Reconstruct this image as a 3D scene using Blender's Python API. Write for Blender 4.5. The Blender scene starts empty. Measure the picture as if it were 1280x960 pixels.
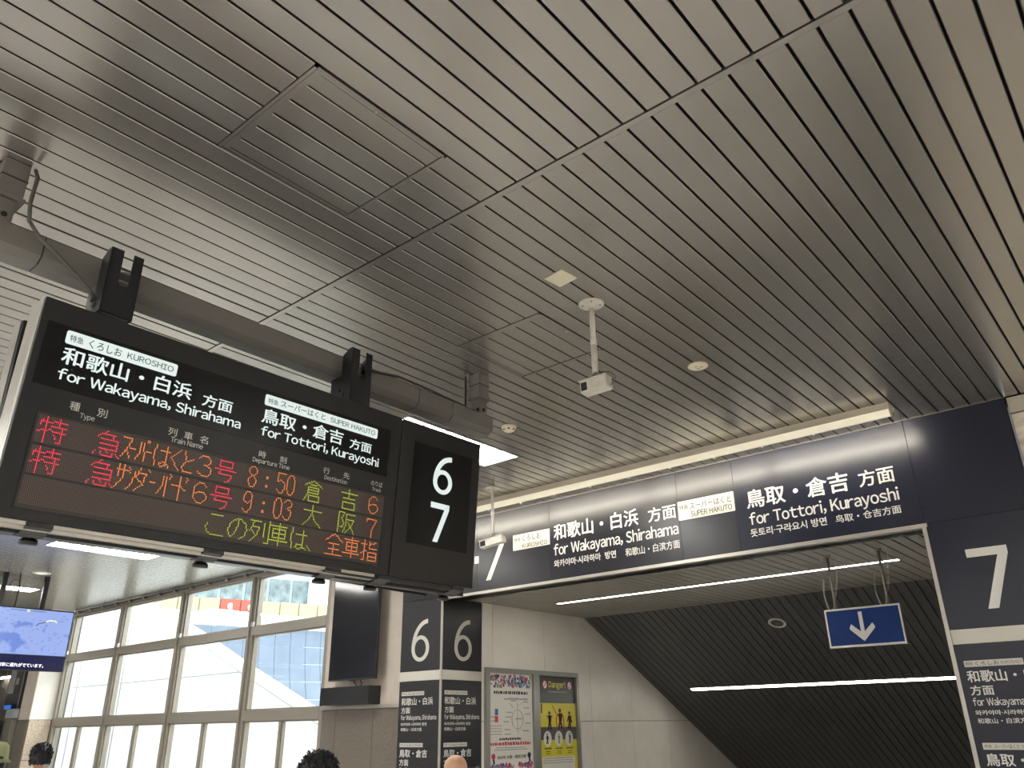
import bpy, bmesh, math, random
from mathutils import Vector, Matrix
random.seed(7)
SC = bpy.context.scene
COL = SC.collection
pi = math.pi

# ------------------------------------------------------------------ camera
cam_d = bpy.data.cameras.new('camera')
cam = bpy.data.objects.new('camera', cam_d); COL.objects.link(cam)
cam_d.sensor_fit = 'HORIZONTAL'; cam_d.sensor_width = 36.0
cam_d.lens = 986.95 / 1280 * 36.0
cam_d.clip_start = 0.05; cam_d.clip_end = 500
right = Vector((0.76385837, 0.64524774 * 0 + 0.64524774, -0.01325715))
# rows: camera right / down / forward written in world axes (x along the portal, y into it, z up)
right = Vector((0.76385837, 0.64524774, -0.01325715))
down = Vector((-0.26729096, 0.29759439, -0.91651139))
fwd = Vector((-0.58743164, 0.70362841, 0.39978885))
up = -down; back = -fwd
cam.matrix_world = Matrix(((right.x, up.x, back.x, 0), (right.y, up.y, back.y, 0),
                           (right.z, up.z, back.z, 1.65), (0, 0, 0, 1)))
SC.camera = cam

# ------------------------------------------------------------------ world, exposure
w = bpy.data.worlds.new('sky'); SC.world = w; w.use_nodes = True
bg = w.node_tree.nodes['Background']
bg.inputs[0].default_value = (0.93, 0.97, 1.0, 1); bg.inputs[1].default_value = 3.6
sun_d = bpy.data.lights.new('sun', 'SUN'); sun_d.energy = 4.5; sun_d.angle = math.radians(25); sun_d.color = (1.0, 0.98, 0.95)
sun = bpy.data.objects.new('sun', sun_d); COL.objects.link(sun)
sun.rotation_euler = Vector((0.30, 0.62, 0.72)).to_track_quat('Z', 'Y').to_euler()   # hazy sun from outside the window wall
SC.view_settings.view_transform = 'Standard'; SC.view_settings.look = 'None'
SC.view_settings.gamma = 1.0; SC.view_settings.exposure = 0.52
SC.view_settings.use_curve_mapping = False

# ------------------------------------------------------------------ materials
MATS = {}
def mat(name, col, rough=0.5, metal=0.0, emit=None, es=0.0, coat=0.0, noise=None, spec=0.5, bump=0.0):
    """procedural principled material; noise = (scale, amount, stretch) varies the colour slightly"""
    if name in MATS: return MATS[name]
    m = bpy.data.materials.new(name); m.use_nodes = True
    nt = m.node_tree; b = nt.nodes['Principled BSDF']
    b.inputs['Base Color'].default_value = (*col, 1)
    b.inputs['Roughness'].default_value = rough
    b.inputs['Metallic'].default_value = metal
    b.inputs['Specular IOR Level'].default_value = spec
    b.inputs['Coat Weight'].default_value = coat
    if emit:
        b.inputs['Emission Color'].default_value = (*emit, 1)
        b.inputs['Emission Strength'].default_value = es
    if noise or bump:
        tc = nt.nodes.new('ShaderNodeTexCoord')
        mp = nt.nodes.new('ShaderNodeMapping'); nt.links.new(tc.outputs['Object'], mp.inputs[0])
        sc_, am, st = noise if noise else (20, 0, (1, 1, 1))
        mp.inputs['Scale'].default_value = st
        nz = nt.nodes.new('ShaderNodeTexNoise'); nz.inputs['Scale'].default_value = sc_
        nz.inputs['Detail'].default_value = 5
        nt.links.new(mp.outputs[0], nz.inputs['Vector'])
        if am:
            rp = nt.nodes.new('ShaderNodeValToRGB')
            rp.color_ramp.elements[0].position = 0.3; rp.color_ramp.elements[1].position = 0.7
            rp.color_ramp.elements[0].color = (*[c * (1 - am) for c in col], 1)
            rp.color_ramp.elements[1].color = (*[min(1, c * (1 + am)) for c in col], 1)
            nt.links.new(nz.outputs['Fac'], rp.inputs[0]); nt.links.new(rp.outputs[0], b.inputs['Base Color'])
        if bump:
            bp = nt.nodes.new('ShaderNodeBump'); bp.inputs['Strength'].default_value = bump
            bp.inputs['Distance'].default_value = 0.002
            nt.links.new(nz.outputs['Fac'], bp.inputs['Height']); nt.links.new(bp.outputs[0], b.inputs['Normal'])
    MATS[name] = m
    return m

slat_m = mat('grey_painted_aluminium', (0.40, 0.385, 0.36), 0.27, 0.78, noise=(3, 0.05, (1, .3, 1)))
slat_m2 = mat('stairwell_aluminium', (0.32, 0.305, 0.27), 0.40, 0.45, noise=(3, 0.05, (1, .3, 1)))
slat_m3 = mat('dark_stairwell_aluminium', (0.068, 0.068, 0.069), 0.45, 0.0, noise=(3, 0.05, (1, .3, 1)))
void_m = mat('ceiling_void', (0.012, 0.011, 0.010), 0.9)
trim_m = mat('brushed_trim', (0.42, 0.40, 0.37), 0.35, 0.7)
floor_m = mat('pale_floor_tile', (0.70, 0.675, 0.64), 0.3, noise=(8, 0.12, (1, 1, 1)))
fascia_m = mat('glossy_dark_panel', (0.007, 0.0075, 0.013), 0.29, 0.0, noise=(60, 0.1, (1, 1, 30)), spec=0.42)
fascia_navy = mat('glossy_navy_panel', (0.006, 0.008, 0.021), 0.29, 0.0, spec=0.42)
black_m = mat('black_enamel', (0.012, 0.013, 0.017), 0.33, 0.0)
signblack = mat('sign_face_charcoal', (0.009, 0.010, 0.0125), 0.34, 0.0, spec=0.5, noise=(15, 0.08, (1, 1, 1)))
signpanel = mat('sign_header_acrylic', (0.005, 0.006, 0.008), 0.25, 0.0, spec=0.25)
silver_m = mat('silver_extrusion', (0.55, 0.54, 0.51), 0.3, 0.8)
led_bg = mat('led_board', (0.022, 0.016, 0.016), 0.40, spec=0.7)
led_off = mat('led_unlit', (0.17, 0.125, 0.11), 0.6)
led_red = mat('led_red', (0.3, 0.02, 0.03), 0.5, emit=(1.0, 0.035, 0.09), es=0.85)
led_orange = mat('led_orange', (0.3, 0.1, 0.02), 0.5, emit=(1.0, 0.28, 0.07), es=0.80)
led_green = mat('led_yellow_green', (0.2, 0.3, 0.02), 0.5, emit=(0.60, 0.72, 0.06), es=0.62)
back_lit = mat('backlit_white', (0.35, 0.37, 0.37), 0.4, emit=(0.80, 0.93, 0.92), es=0.50)
white_v = mat('white_vinyl', (0.60, 0.595, 0.57), 0.4)
cream_v = mat('cream_vinyl', (0.50, 0.485, 0.44), 0.4)
ink_m = mat('black_ink', (0.02, 0.025, 0.03), 0.5)
red_ink = mat('red_ink', (0.55, 0.05, 0.06), 0.5)
blue_ink = mat('blue_ink', (0.05, 0.13, 0.35), 0.5)
grey_ink = mat('grey_ink', (0.25, 0.25, 0.24), 0.5)
beam_m = mat('beam_grey_paint', (0.165, 0.158, 0.147), 0.5, noise=(4, 0.06, (1, 1, 1)))
box_m = mat('hanger_grey_paint', (0.17, 0.162, 0.155), 0.55, noise=(20, 0.1, (1, 1, 1)))
cable_m = mat('grey_cable', (0.10, 0.095, 0.085), 0.6)
cable_d = mat('dark_cable', (0.03, 0.03, 0.03), 0.6)
cream_m = mat('cream_plastic', (0.72, 0.68, 0.52), 0.45)
offwhite = mat('off_white_enamel', (0.62, 0.59, 0.53), 0.45, noise=(25, 0.1, (1, 1, 1)))
lens_m = mat('dark_glass', (0.03, 0.03, 0.03), 0.15)
hood_m = mat('cream_lamp_hood', (0.56, 0.51, 0.41), 0.5)
tube_m = mat('fluorescent_tube', (0.9, 0.9, 0.85), 0.4, emit=(1.0, 0.95, 0.86), es=44.0)
lens_lit = mat('lit_lamp_edge', (0.8, 0.75, 0.6), 0.5, emit=(1.0, 0.90, 0.70), es=0.25)
line_lit = mat('line_lamp', (0.9, 0.9, 0.9), 0.4, emit=(1.0, 0.95, 0.84), es=18.0)
panel_lit = mat('panel_lamp_diffuser', (0.9, 0.9, 0.85), 0.5, emit=(1.0, 0.975, 0.92), es=30.0)
panel_grid = mat('panel_lamp_louvre', (0.75, 0.72, 0.62), 0.5, emit=(1.0, 0.95, 0.83), es=0.55)
whitewall = mat('light_grey_wall_panel', (0.76, 0.73, 0.68), 0.38, 0.03, noise=(4, 0.04, (1, 1, 1)))
joint_m = mat('dark_joint', (0.10, 0.10, 0.095), 0.8)  # even dark tone of the backing that shows between slabs and panels
plaster = mat('beige_plaster', (0.48, 0.43, 0.375), 0.6, noise=(6, 0.05, (1, 1, 1)))
granite = mat('brown_granite', (0.135, 0.115, 0.095), 0.42, noise=(70, 0.35, (1, 1, 1)))
granite_l = mat('tan_granite', (0.46, 0.38, 0.30), 0.35, noise=(30, 0.2, (1, 1, 1)))
marble = mat('beige_marble', (0.68, 0.62, 0.53), 0.35, noise=(5, 0.3, (1, 2, 4)))
frame_m = mat('window_frame_aluminium', (0.30, 0.275, 0.235), 0.4, 0.4)
frame_d = mat('window_frame_dark', (0.13, 0.115, 0.10), 0.5, 0.3)
post_frame = mat('poster_frame_aluminium', (0.30, 0.30, 0.285), 0.35, 0.6)
blue_m = mat('blue_sign_face', (0.004, 0.028, 0.15), 0.3, spec=0.2, noise=(6, 0.15, (1, 1, 1)))
chain_m = mat('steel_chain', (0.6, 0.58, 0.53), 0.4, 0.5)
pole_m = mat('grey_steel_pole', (0.26, 0.25, 0.22), 0.4, 0.6)
tv_m = mat('television_black', (0.010, 0.011, 0.016), 0.12)
out_white = mat('white_canopy_cloth', (0.86, 0.87, 0.86), 0.7)
nt = out_white.node_tree; tl = nt.nodes.new('ShaderNodeBsdfTranslucent'); tl.inputs[0].default_value = (.88, .89, .88, 1); ms_ = nt.nodes.new('ShaderNodeMixShader'); ms_.inputs[0].default_value = .5
nt.links.new(nt.nodes['Principled BSDF'].outputs[0], ms_.inputs[1]); nt.links.new(tl.outputs[0], ms_.inputs[2]); nt.links.new(ms_.outputs[0], nt.nodes['Material Output'].inputs[0])
out_line = mat('pale_seam', (0.45, 0.47, 0.47), 0.7)
out_tile = mat('pale_blue_cladding', (0.13, 0.17, 0.23), 0.35, noise=(1.2, 0.15, (1, 1, 1)))
out_yel = mat('pale_yellow_panel', (0.36, 0.33, 0.21), 0.6)
out_red = mat('red_panel', (0.36, 0.08, 0.055), 0.6)
out_bld = mat('pale_concrete', (0.36, 0.42, 0.44), 0.7)
out_gls = mat('teal_window_glass', (0.13, 0.17, 0.18), 0.35, noise=(2.5, 0.5, (1, 1, 1)))
yellow_p = mat('poster_yellow', (0.62, 0.55, 0.04), 0.35)
black_p = mat('poster_black', (0.02, 0.02, 0.018), 0.3)
darkgrey_p = mat('poster_dark_grey', (0.07, 0.07, 0.075), 0.35)
paper = mat('poster_paper', (0.66, 0.65, 0.61), 0.35)
navy_p = mat('poster_navy', (0.04, 0.05, 0.16), 0.4)
crim_p = mat('poster_crimson', (0.50, 0.05, 0.12), 0.4)
teal_p = mat('poster_blue', (0.08, 0.28, 0.42), 0.4)
green_p = mat('poster_green', (0.15, 0.35, 0.2), 0.4)
skin_m = mat('skin', (0.52, 0.30, 0.20), 0.5, noise=(12, 0.06, (1, 1, 1)))
bald_m = mat('sunned_skin', (0.56, 0.32, 0.20), 0.42, noise=(12, 0.06, (1, 1, 1)))
hair_m = mat('black_hair', (0.012, 0.012, 0.016), 0.45, noise=(60, 0.3, (1, 1, 4)), bump=0.6)
cap_m = mat('olive_cap_cloth', (0.30, 0.32, 0.17), 0.85, noise=(12, 0.12, (1, 1, 1)))

glass_m = bpy.data.materials.new('window_glass'); glass_m.use_nodes = True
nt = glass_m.node_tree; nt.nodes.remove(nt.nodes['Principled BSDF'])
tr = nt.nodes.new('ShaderNodeBsdfTransparent'); gl = nt.nodes.new('ShaderNodeBsdfGlossy'); mx = nt.nodes.new('ShaderNodeMixShader')
tr.inputs[0].default_value = (0.93, 0.95, 0.94, 1); gl.inputs['Roughness'].default_value = 0.02; mx.inputs[0].default_value = 0.05
nt.links.new(tr.outputs[0], mx.inputs[1]); nt.links.new(gl.outputs[0], mx.inputs[2])
nt.links.new(mx.outputs[0], nt.nodes['Material Output'].inputs[0])

# ------------------------------------------------------------------ mesh helpers
class MB:
    def __init__(s): s.v = []; s.f = []
    def add(s, vs, fs):
        o = len(s.v); s.v += [tuple(v) for v in vs]; s.f += [tuple(i + o for i in f) for f in fs]
    def box(s, x0, x1, y0, y1, z0, z1):
        s.add([(x0, y0, z0), (x1, y0, z0), (x1, y1, z0), (x0, y1, z0), (x0, y0, z1), (x1, y0, z1), (x1, y1, z1), (x0, y1, z1)],
              [(0, 3, 2, 1), (4, 5, 6, 7), (0, 1, 5, 4), (1, 2, 6, 5), (2, 3, 7, 6), (3, 0, 4, 7)]); return s
    def bev(s, x0, x1, y0, y1, z0, z1, b=0.004):
        """box with chamfered edges"""
        bm = bmesh.new(); bmesh.ops.create_cube(bm, size=1)
        for v in bm.verts:
            v.co = Vector(((x0 + x1) / 2 + v.co.x * (x1 - x0), (y0 + y1) / 2 + v.co.y * (y1 - y0), (z0 + z1) / 2 + v.co.z * (z1 - z0)))
        bmesh.ops.bevel(bm, geom=bm.edges[:] + bm.verts[:], offset=b, segments=1, affect='EDGES')
        bm.verts.index_update()
        s.add([v.co[:] for v in bm.verts], [[v.index for v in f.verts] for f in bm.faces]); bm.free(); return s
    def prism(s, pts, axis, a, b):
        """polygon pts (2D) extruded along axis from a to b; axis 'y': pts are (x,z); 'x': (y,z); 'z': (x,y)"""
        def P(p, t): return {'y': (p[0], t, p[1]), 'x': (t, p[0], p[1]), 'z': (p[0], p[1], t)}[axis]
        n = len(pts)
        s.add([P(p, a) for p in pts] + [P(p, b) for p in pts],
              [tuple(range(n)), tuple(range(2 * n - 1, n - 1, -1))] + [(i, i + n, (i + 1) % n + n, (i + 1) % n) for i in range(n)]); return s
    def tube(s, path, r, n=8, cap=True):
        path = [Vector(p) for p in path]; rs = r if isinstance(r, (list, tuple)) else [r] * len(path)
        prev = None; o = len(s.v)
        for i, p in enumerate(path):
            t = (path[min(i + 1, len(path) - 1)] - path[max(i - 1, 0)]).normalized()
            if prev is None: prev = t.orthogonal().normalized()
            prev = (prev - t * prev.dot(t)).normalized(); q = t.cross(prev)
            for k in range(n):
                a = 2 * pi * k / n; s.v.append(tuple(p + (prev * math.cos(a) + q * math.sin(a)) * rs[i]))
        for i in range(len(path) - 1):
            for k in range(n):
                a = o + i * n + k; b = o + i * n + (k + 1) % n
                s.f.append((a, b, b + n, a + n))
        if cap:
            s.f.append(tuple(range(o + n - 1, o - 1, -1))); e = o + (len(path) - 1) * n; s.f.append(tuple(range(e, e + n)))
        return s
    def lathe(s, prof, n=24, c=(0, 0, 0), axis='z'):
        """prof: (radius, height) pairs"""
        o = len(s.v)
        for r, h in prof:
            for k in range(n):
                a = 2 * pi * k / n; x, y = r * math.cos(a), r * math.sin(a)
                p = {'z': (x, y, h), 'y': (x, h, y), 'x': (h, x, y)}[axis]
                s.v.append((p[0] + c[0], p[1] + c[1], p[2] + c[2]))
        for i in range(len(prof) - 1):
            for k in range(n):
                a = o + i * n + k; b = o + i * n + (k + 1) % n; s.f.append((a, b, b + n, a + n))
        s.f.append(tuple(range(o + n - 1, o - 1, -1))); e = o + (len(prof) - 1) * n; s.f.append(tuple(range(e, e + n)))
        return s
    def disc(s, x, z, r, y=0, n=16, sx=1.0, sz=1.0):
        o = len(s.v)
        for k in range(n):
            a = 2 * pi * k / n; s.v.append((x + r * sx * math.cos(a), y, z + r * sz * math.sin(a)))
        s.f.append(tuple(range(o, o + n))); return s
    def rect(s, x0, x1, z0, z1, y=0):
        s.add([(x0, y, z0), (x1, y, z0), (x1, y, z1), (x0, y, z1)], [(0, 1, 2, 3)]); return s
    def mesh(s, name, smooth=False):
        me = bpy.data.meshes.new(name); me.from_pydata(s.v, [], s.f); me.update()
        if smooth:
            for p in me.polygons: p.use_smooth = True
        return me
    def build(s, name, m, parent=None, smooth=False, label=None, kind=None):
        return link(s.mesh(name, smooth), name, m, parent, label, kind)

def link(me, name, m=None, parent=None, label=None, kind=None):
    if m is not None:
        me.materials.clear(); me.materials.append(m)
    o = bpy.data.objects.new(name, me); COL.objects.link(o)
    if parent is not None: o.parent = parent
    if label: o['label'] = label
    if kind: o['kind'] = kind
    return o
def B(x0, x1, y0, y1, z0, z1): return MB().box(x0, x1, y0, y1, z0, z1)
def tag(o, label, cat, group=None, kind=None):
    o['label'] = label; o['category'] = cat
    if group: o['group'] = group
    if kind: o['kind'] = kind
    return o
def thing(name, label, cat, loc=(0, 0, 0), rz=0, group=None, mw=None):
    o = bpy.data.objects.new(name, None); COL.objects.link(o); o.empty_display_size = 0.1
    if mw is not None: o.matrix_world = mw
    else: o.location = loc; o.rotation_euler = (0, 0, rz)
    return tag(o, label, cat, group)
def struct(o, label=None):
    o['kind'] = 'structure'
    if label: o['label'] = label
    return o
def copy_tree(o, parent=None):
    c = o.copy(); COL.objects.link(c)
    if parent is not None: c.parent = parent
    for ch in list(o.children): copy_tree(ch, c)
    return c
def rrect(x0, x1, z0, z1, r, n=4):
    pts = []
    for cx, cz, a0 in ((x1 - r, z1 - r, 0), (x0 + r, z1 - r, 90), (x0 + r, z0 + r, 180), (x1 - r, z0 + r, 270)):
        for k in range(n + 1):
            a = math.radians(a0 + 90 * k / n); pts.append((cx + r * math.cos(a), cz + r * math.sin(a)))
    return pts

# text: flat lettering as a mesh, fitted to a box on its sign (x right, z up, y into the sign)
TC = {}
def glyphs(body):
    c = bpy.data.curves.new('lettering', 'FONT'); c.body = body; c.resolution_u = 3
    o = bpy.data.objects.new('lettering', c); COL.objects.link(o)
    dg = bpy.context.evaluated_depsgraph_get(); dg.update()
    me = bpy.data.meshes.new_from_object(o.evaluated_get(dg))
    vs = [(v.co.x, v.co.y) for v in me.vertices]; fs = [tuple(p.vertices) for p in me.polygons]
    bpy.data.objects.remove(o); bpy.data.curves.remove(c); bpy.data.meshes.remove(me)
    return vs, fs
GAP = {'f': -.02, 'r': -.015, 'T': -.02, 'y': -.02, 'a': 0, 'o': -.01, 'k': -.01, 'W': -.015, ',': 0, 'K': -.01, 'H': .015, 'n': .01, 'm': .01, 'i': .012, 'U': .012, 'h': .01, 'v': -.02}
def text_geo(body, bold):
    k = (body, bold)
    if k not in TC:
        if all(ord(ch) < 127 for ch in body):
            vs, fs, x = [], [], 0.0           # latin: full-width forms of the sans face, set tight
            for ch in body:
                if ch == ' ': x += .31; continue
                gk = ('g', ch)
                if gk not in TC: TC[gk] = glyphs(chr(ord(ch) + 0xFEE0))
                gv, gf = TC[gk]; x0 = min(v[0] for v in gv); x1 = max(v[0] for v in gv); o = len(vs); g = GAP.get(ch, 0)
                x += g; vs += [(v[0] - x0 + x, v[1]) for v in gv]; fs += [tuple(i + o for i in f) for f in gf]
                x += x1 - x0 + .072 + g
        else: vs, fs = glyphs(body)
        if bold:
            n = len(vs); sh = [(bold, 0), (-bold, 0), (0, bold * .8), (0, -bold * .8)]
            vs = [(v[0] + a, v[1] + b, q) for q, (a, b) in enumerate(sh) for v in vs]; fs = [tuple(i + n * q for i in f) for q in range(4) for f in fs]
        vs = [Vector((v[0], v[1], v[2] if len(v) > 2 else 0)) for v in vs]
        xs = [v.x for v in vs]; ys = [v.y for v in vs]
        TC[k] = (vs, fs, min(xs), max(xs), min(ys), max(ys))
    return TC[k]
def text(body, parent, x0, z0, x1, z1, m, y=-0.002, bold=0.012, ref=None, name='lettering', lean=0.0):
    vs, fs, ax, bx, ay, by = text_geo(body, bold)
    if ref:
        r = text_geo(ref, bold); hy0, hy1 = 0.0, r[5]
    else: hy0, hy1 = ay, by
    sx = (x1 - x0) / (bx - ax); sz = (z1 - z0) / (hy1 - hy0)
    mb = MB(); mb.add([(x0 + (v.x - ax) * sx + lean * (v.y - hy0) * sz, y - .0003 * v.z, z0 + (v.y - hy0) * sz) for v in vs], fs)
    return mb.build(name, m, parent)
def pill(parent, x0, x1, z0, z1, m, y0=-0.002, r=0.008, name='name_plate'):
    mb = MB(); mb.prism(rrect(x0, x1, z0, z1, r), 'y', y0 - 0.0015, 0.0)
    return mb.build(name, m, parent)

# ------------------------------------------------------------------ ceiling of the concourse
H = 4.0; P = 0.1175; X0 = -0.734
ceiling = B(-26, 7, -7.5, 7.2, H + 0.045, H + 0.15).build('ceiling', void_m)
struct(ceiling, 'grey metal slat ceiling of the concourse')
def slat_mesh():
    mb = MB(); g = 0.0056; a, b = g, P - g
    prof = [(a, 0.035), (a, 0.004), (a + 0.0035, 0.0), (b - 0.0035, 0.0), (b, 0.004), (b, 0.035)]
    mb.prism(prof, 'y', 0, 1); return mb.mesh('slat')
SLAT = slat_mesh(); SLAT.materials.append(slat_m)
def dark_sides(me):
    me.materials.append(void_m); k = len(me.materials) - 1
    for p in me.polygons:
        zs = [me.vertices[i].co.z for i in p.vertices]; zm = min(zs)
        if abs(p.normal.x) > .95 and max(zs) - zm > .02: p.material_index = k
dark_sides(SLAT)
holes = [(-2.732, -2.0265, 1.28, 2.0), (-3.319, -2.614, 3.404, 4.10)]
lights = [(-4.976, -4.506), (-11.67, -11.20), (-15.90, -15.43), (-8.26, -7.79)]
LY0, LY1 = 4.06, 5.5
def snap(x): return X0 + round((x - X0) / P) * P
lights = [(snap(a), snap(b)) for a, b in lights]
holes += [(a, b, LY0, LY1) for a, b in lights]
more = [(snap(-4.976 + 3.43 * i), snap(-4.506 + 3.43 * i), yc - .72, yc + .72) for i in (-3, -2, -1, 0, 1, 2, 3) for yc in (-1.4, -5.2)]   # unseen copies of the panels, added to brighten floor and ceiling
more += [(snap(-4.976 + 3.43 * i), snap(-4.506 + 3.43 * i), 4.06, 5.5) for i in (2, 3)]
holes += more
def intervals(xc, y0, y1):
    iv = [(y0, y1)]
    for xl, xh, ya, yb in holes:
        if xl < xc < xh:
            nv = []
            for p, q in iv:
                if yb <= p or ya >= q: nv.append((p, q)); continue
                if ya > p: nv.append((p, ya))
                if yb < q: nv.append((yb, q))
            iv = nv
    return iv
ROWS = [(-2.25, 2.334), (2.378, 6.93)]
far = MB()
def slat_at(x, a, b, single):
    if single:
        o = bpy.data.objects.new('slat', SLAT); COL.objects.link(o); o.parent = ceiling
        o.location = (x, a, H); o.scale = (1, b - a, 1)
    else:
        g = 0.0045; far.prism([(x + g, H + 0.035), (x + g, H + .004), (x + g + .0035, H), (x + P - g - .0035, H), (x + P - g, H + .004), (x + P - g, H + 0.035)], 'y', a, b)
for r, (a0, b0) in enumerate(ROWS):
    k0, k1 = (-146, 12) if r else (-58, 12)
    for k in range(-205, 60):
        x = X0 + k * P
        if x < -24.5: continue
        bb = b0 if (x > -7.7 or r == 0) else 7.08
        for a, b in intervals(x + P / 2, a0, bb):
            slat_at(x, a, b, k0 <= k < k1)
for k in range(-205, 60):
    x = X0 + k * P
    if x >= -24.5:
        for a, b in intervals(x + P / 2, -7.0, -2.294): slat_at(x, a, b, False)
dark_sides(far.build('slat_field', slat_m, ceiling, kind='stuff').data)
# the end lip next to each cross seam
for y in (2.346, -2.282):
    B(-24.5, 6.3, y, y + 0.031, H, H + 0.035).build('seam_strip', slat_m, ceiling)

def hatch(x0, x1, y0, y1, label):
    t = thing('ceiling_hatch', label, 'access hatch', (x0, y0, H))
    W, L = x1 - x0, y1 - y0; n = round(W / P)
    f = MB()
    f.box(0.003, W - .003, 0.004, 0.018, -0.004, 0.03); f.box(0.003, W - .003, L - .018, L - .004, -0.004, 0.03)
    f.box(0.003, 0.013, 0.004, L - .004, -0.004, 0.03); f.box(W - .013, W - .003, 0.004, L - .004, -0.004, 0.03)
    f.build('hatch_frame', slat_m, t)
    g = MB()
    g.box(0.017, W - .017, .0215, .05, -0.001, .03)
    g.box(0.017, 0.032, .05, L - .022, -.001, .03); g.box(W - .032, W - .017, .05, L - .022, -.001, .03)
    g.build('leaf_border', slat_m, t)
    for i in range(n):
        o = bpy.data.objects.new('slat', SLAT); COL.objects.link(o); o.parent = t
        a = i * P; s = 1.0
        if i == 0: a = 0.030; s = (P - 0.030) / P
        if i == n - 1: s = (P - 0.030) / P
        o.location = (a, 0.05, 0); o.scale = (s, L - 0.072, 1)
    MB().lathe([(0.006, -0.0055), (0.005, -0.001)], 8, (W - .025, L * .45, 0)).build('latch_screw', trim_m, t)
    return t
hatch(*holes[0][:2], 1.28, 2.0, 'large square access hatch in the slatted ceiling, above the departure board')
hatch(*holes[1][:2], 3.404, 4.10, 'smaller square ceiling hatch between the departure board and the hanging camera')

def light_panel(x0, x1, label, LY0=LY0, LY1=LY1):
    t = thing('ceiling_light_panel', label, 'light', ((x0 + x1) / 2, (LY0 + LY1) / 2, H), group='recessed louvred light panels')
    hw = (x1 - x0) / 2; hl = (LY1 - LY0) / 2
    f = MB()
    f.box(-hw, hw, -hl, -hl + .025, -.004, .05); f.box(-hw, hw, hl - .025, hl, -.004, .05)
    f.box(-hw, -hw + .025, -hl + .025, hl - .025, -.004, .05); f.box(hw - .025, hw, -hl + .025, hl - .025, -.004, .05)
    f.build('frame', trim_m, t)
    B(-hw, hw, -hl, hl, .046, .05).build('backing', panel_grid, t)
    W = 2 * hw - .05; L = 2 * hl - .05
    for i in range(2):
        for j in range(6):
            a = -hw + .025 + W * i / 2; b = -hl + .025 + L * j / 6
            B(a + .005, a + W / 2 - .005, b + .005, b + L / 6 - .005, .012, .02).build('diffuser', panel_lit, t)
    B(-.007, .007, -hl + .025, hl - .025, .004, .02).build('louvre', panel_grid, t)
    for j in range(1, 6):
        b = -hl + .025 + L * j / 6; B(-hw + .025, hw - .025, b - .008, b + .008, .004, .02).build('louvre', panel_grid, t)
    return t
light_panel(*lights[0], 'bright louvred ceiling light partly hidden behind the platform number box')
light_panel(*lights[1], 'bright louvred ceiling light seen just under the left part of the departure board')
light_panel(*lights[2], 'bright louvred ceiling light above the blue information monitor at the left edge')
for a, b, c, d in more: light_panel(a, b, 'unseen louvred ceiling light added behind or right of the viewer to brighten the hall', c, d)
light_panel(*lights[3], 'recessed ceiling light hidden right behind the departure board')

# ------------------------------------------------------------------ floor, walls
struct(B(-26, 7, -9.2, -9, 0, 4.0).build('wall_back', plaster), 'unseen far wall of the hall behind the viewer, added to keep out sky light')  # out of view, added so the bright sky is not mirrored in the signs
struct(B(7, 7.2, -9.2, 7.2, 0, 4.0).build('wall_right', marble), 'unseen far right end wall of the hall, added to keep out sky light')  # out of view, added to close the side against the bright sky
fl = B(-26, 7, -9, 7.2, -0.2, -0.012).build('floor', joint_m); struct(fl, 'pale stone tile floor')
tile_me = MB().bev(-0.597, 0.597, -0.597, 0.597, -0.02, 0.0, 0.003).mesh('tile'); tile_me.materials.append(floor_m)
for i in range(14):
    for j in range(13):
        o = bpy.data.objects.new('tile', tile_me); COL.objects.link(o); o.parent = fl; o.location = (-9.4 + i * 1.2, -8.4 + j * 1.2, 0)
ft = MB()
for i in range(14):
    for j in range(13): x = -25.4 + i * 1.2; y = -8.4 + j * 1.2; ft.box(x + .003 - .6, x + .597, y - .597, y + .597, -.02, 0) if i < 13 else None
ft.build('distant_tiles', floor_m, fl, kind='stuff')

FY = 6.93      # plane of the portal
# wall core behind the sign panels
core = MB()
core.box(-7.63, -6.93, FY + .03, 7.6, 0, 4.0); core.box(-1.475, -0.74, FY + .03, 9.5, 0, 4.0); core.box(-6.93, -1.475, FY + .03, FY + .4, 3.115, 4.0)
struct(core.build('wall_front', black_m), 'wall around the stair opening')

# ---- fascia and pillar faces (local x = world x, local z = world z)
def plane_frame(o, ux, into): # ux: sign's right, into: into the wall
    ux = Vector(ux); y = Vector(into); z = Vector((0, 0, 1))
    return Matrix(((ux.x, y.x, z.x, o[0]), (ux.y, y.y, z.y, o[1]), (ux.z, y.z, z.z, o[2]), (0, 0, 0, 1)))
fas = thing('direction_sign_band', 'long dark glossy direction sign band across the top of the stair opening', 'sign', (0, FY, 0))
jx = [-7.63, -6.36, -5.273, -3.664, -3.06, -1.49, -0.725]
for a, b in zip(jx[:-1], jx[1:]):
    MB().bev(a + .001, b - .001, 0, 0.03, 3.113, 3.992, .0015).build('panel', fascia_m if b < -3 else fascia_navy, fas)
B(-7.63, -.725, -.004, .02, 3.992, 4.0).build('top_edge_strip', frame_d, fas)
T = lambda s, x0, z0, x1, z1, m=white_v, **k: text(s, fas, x0, z0, x1, z1, m, **k)
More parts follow.
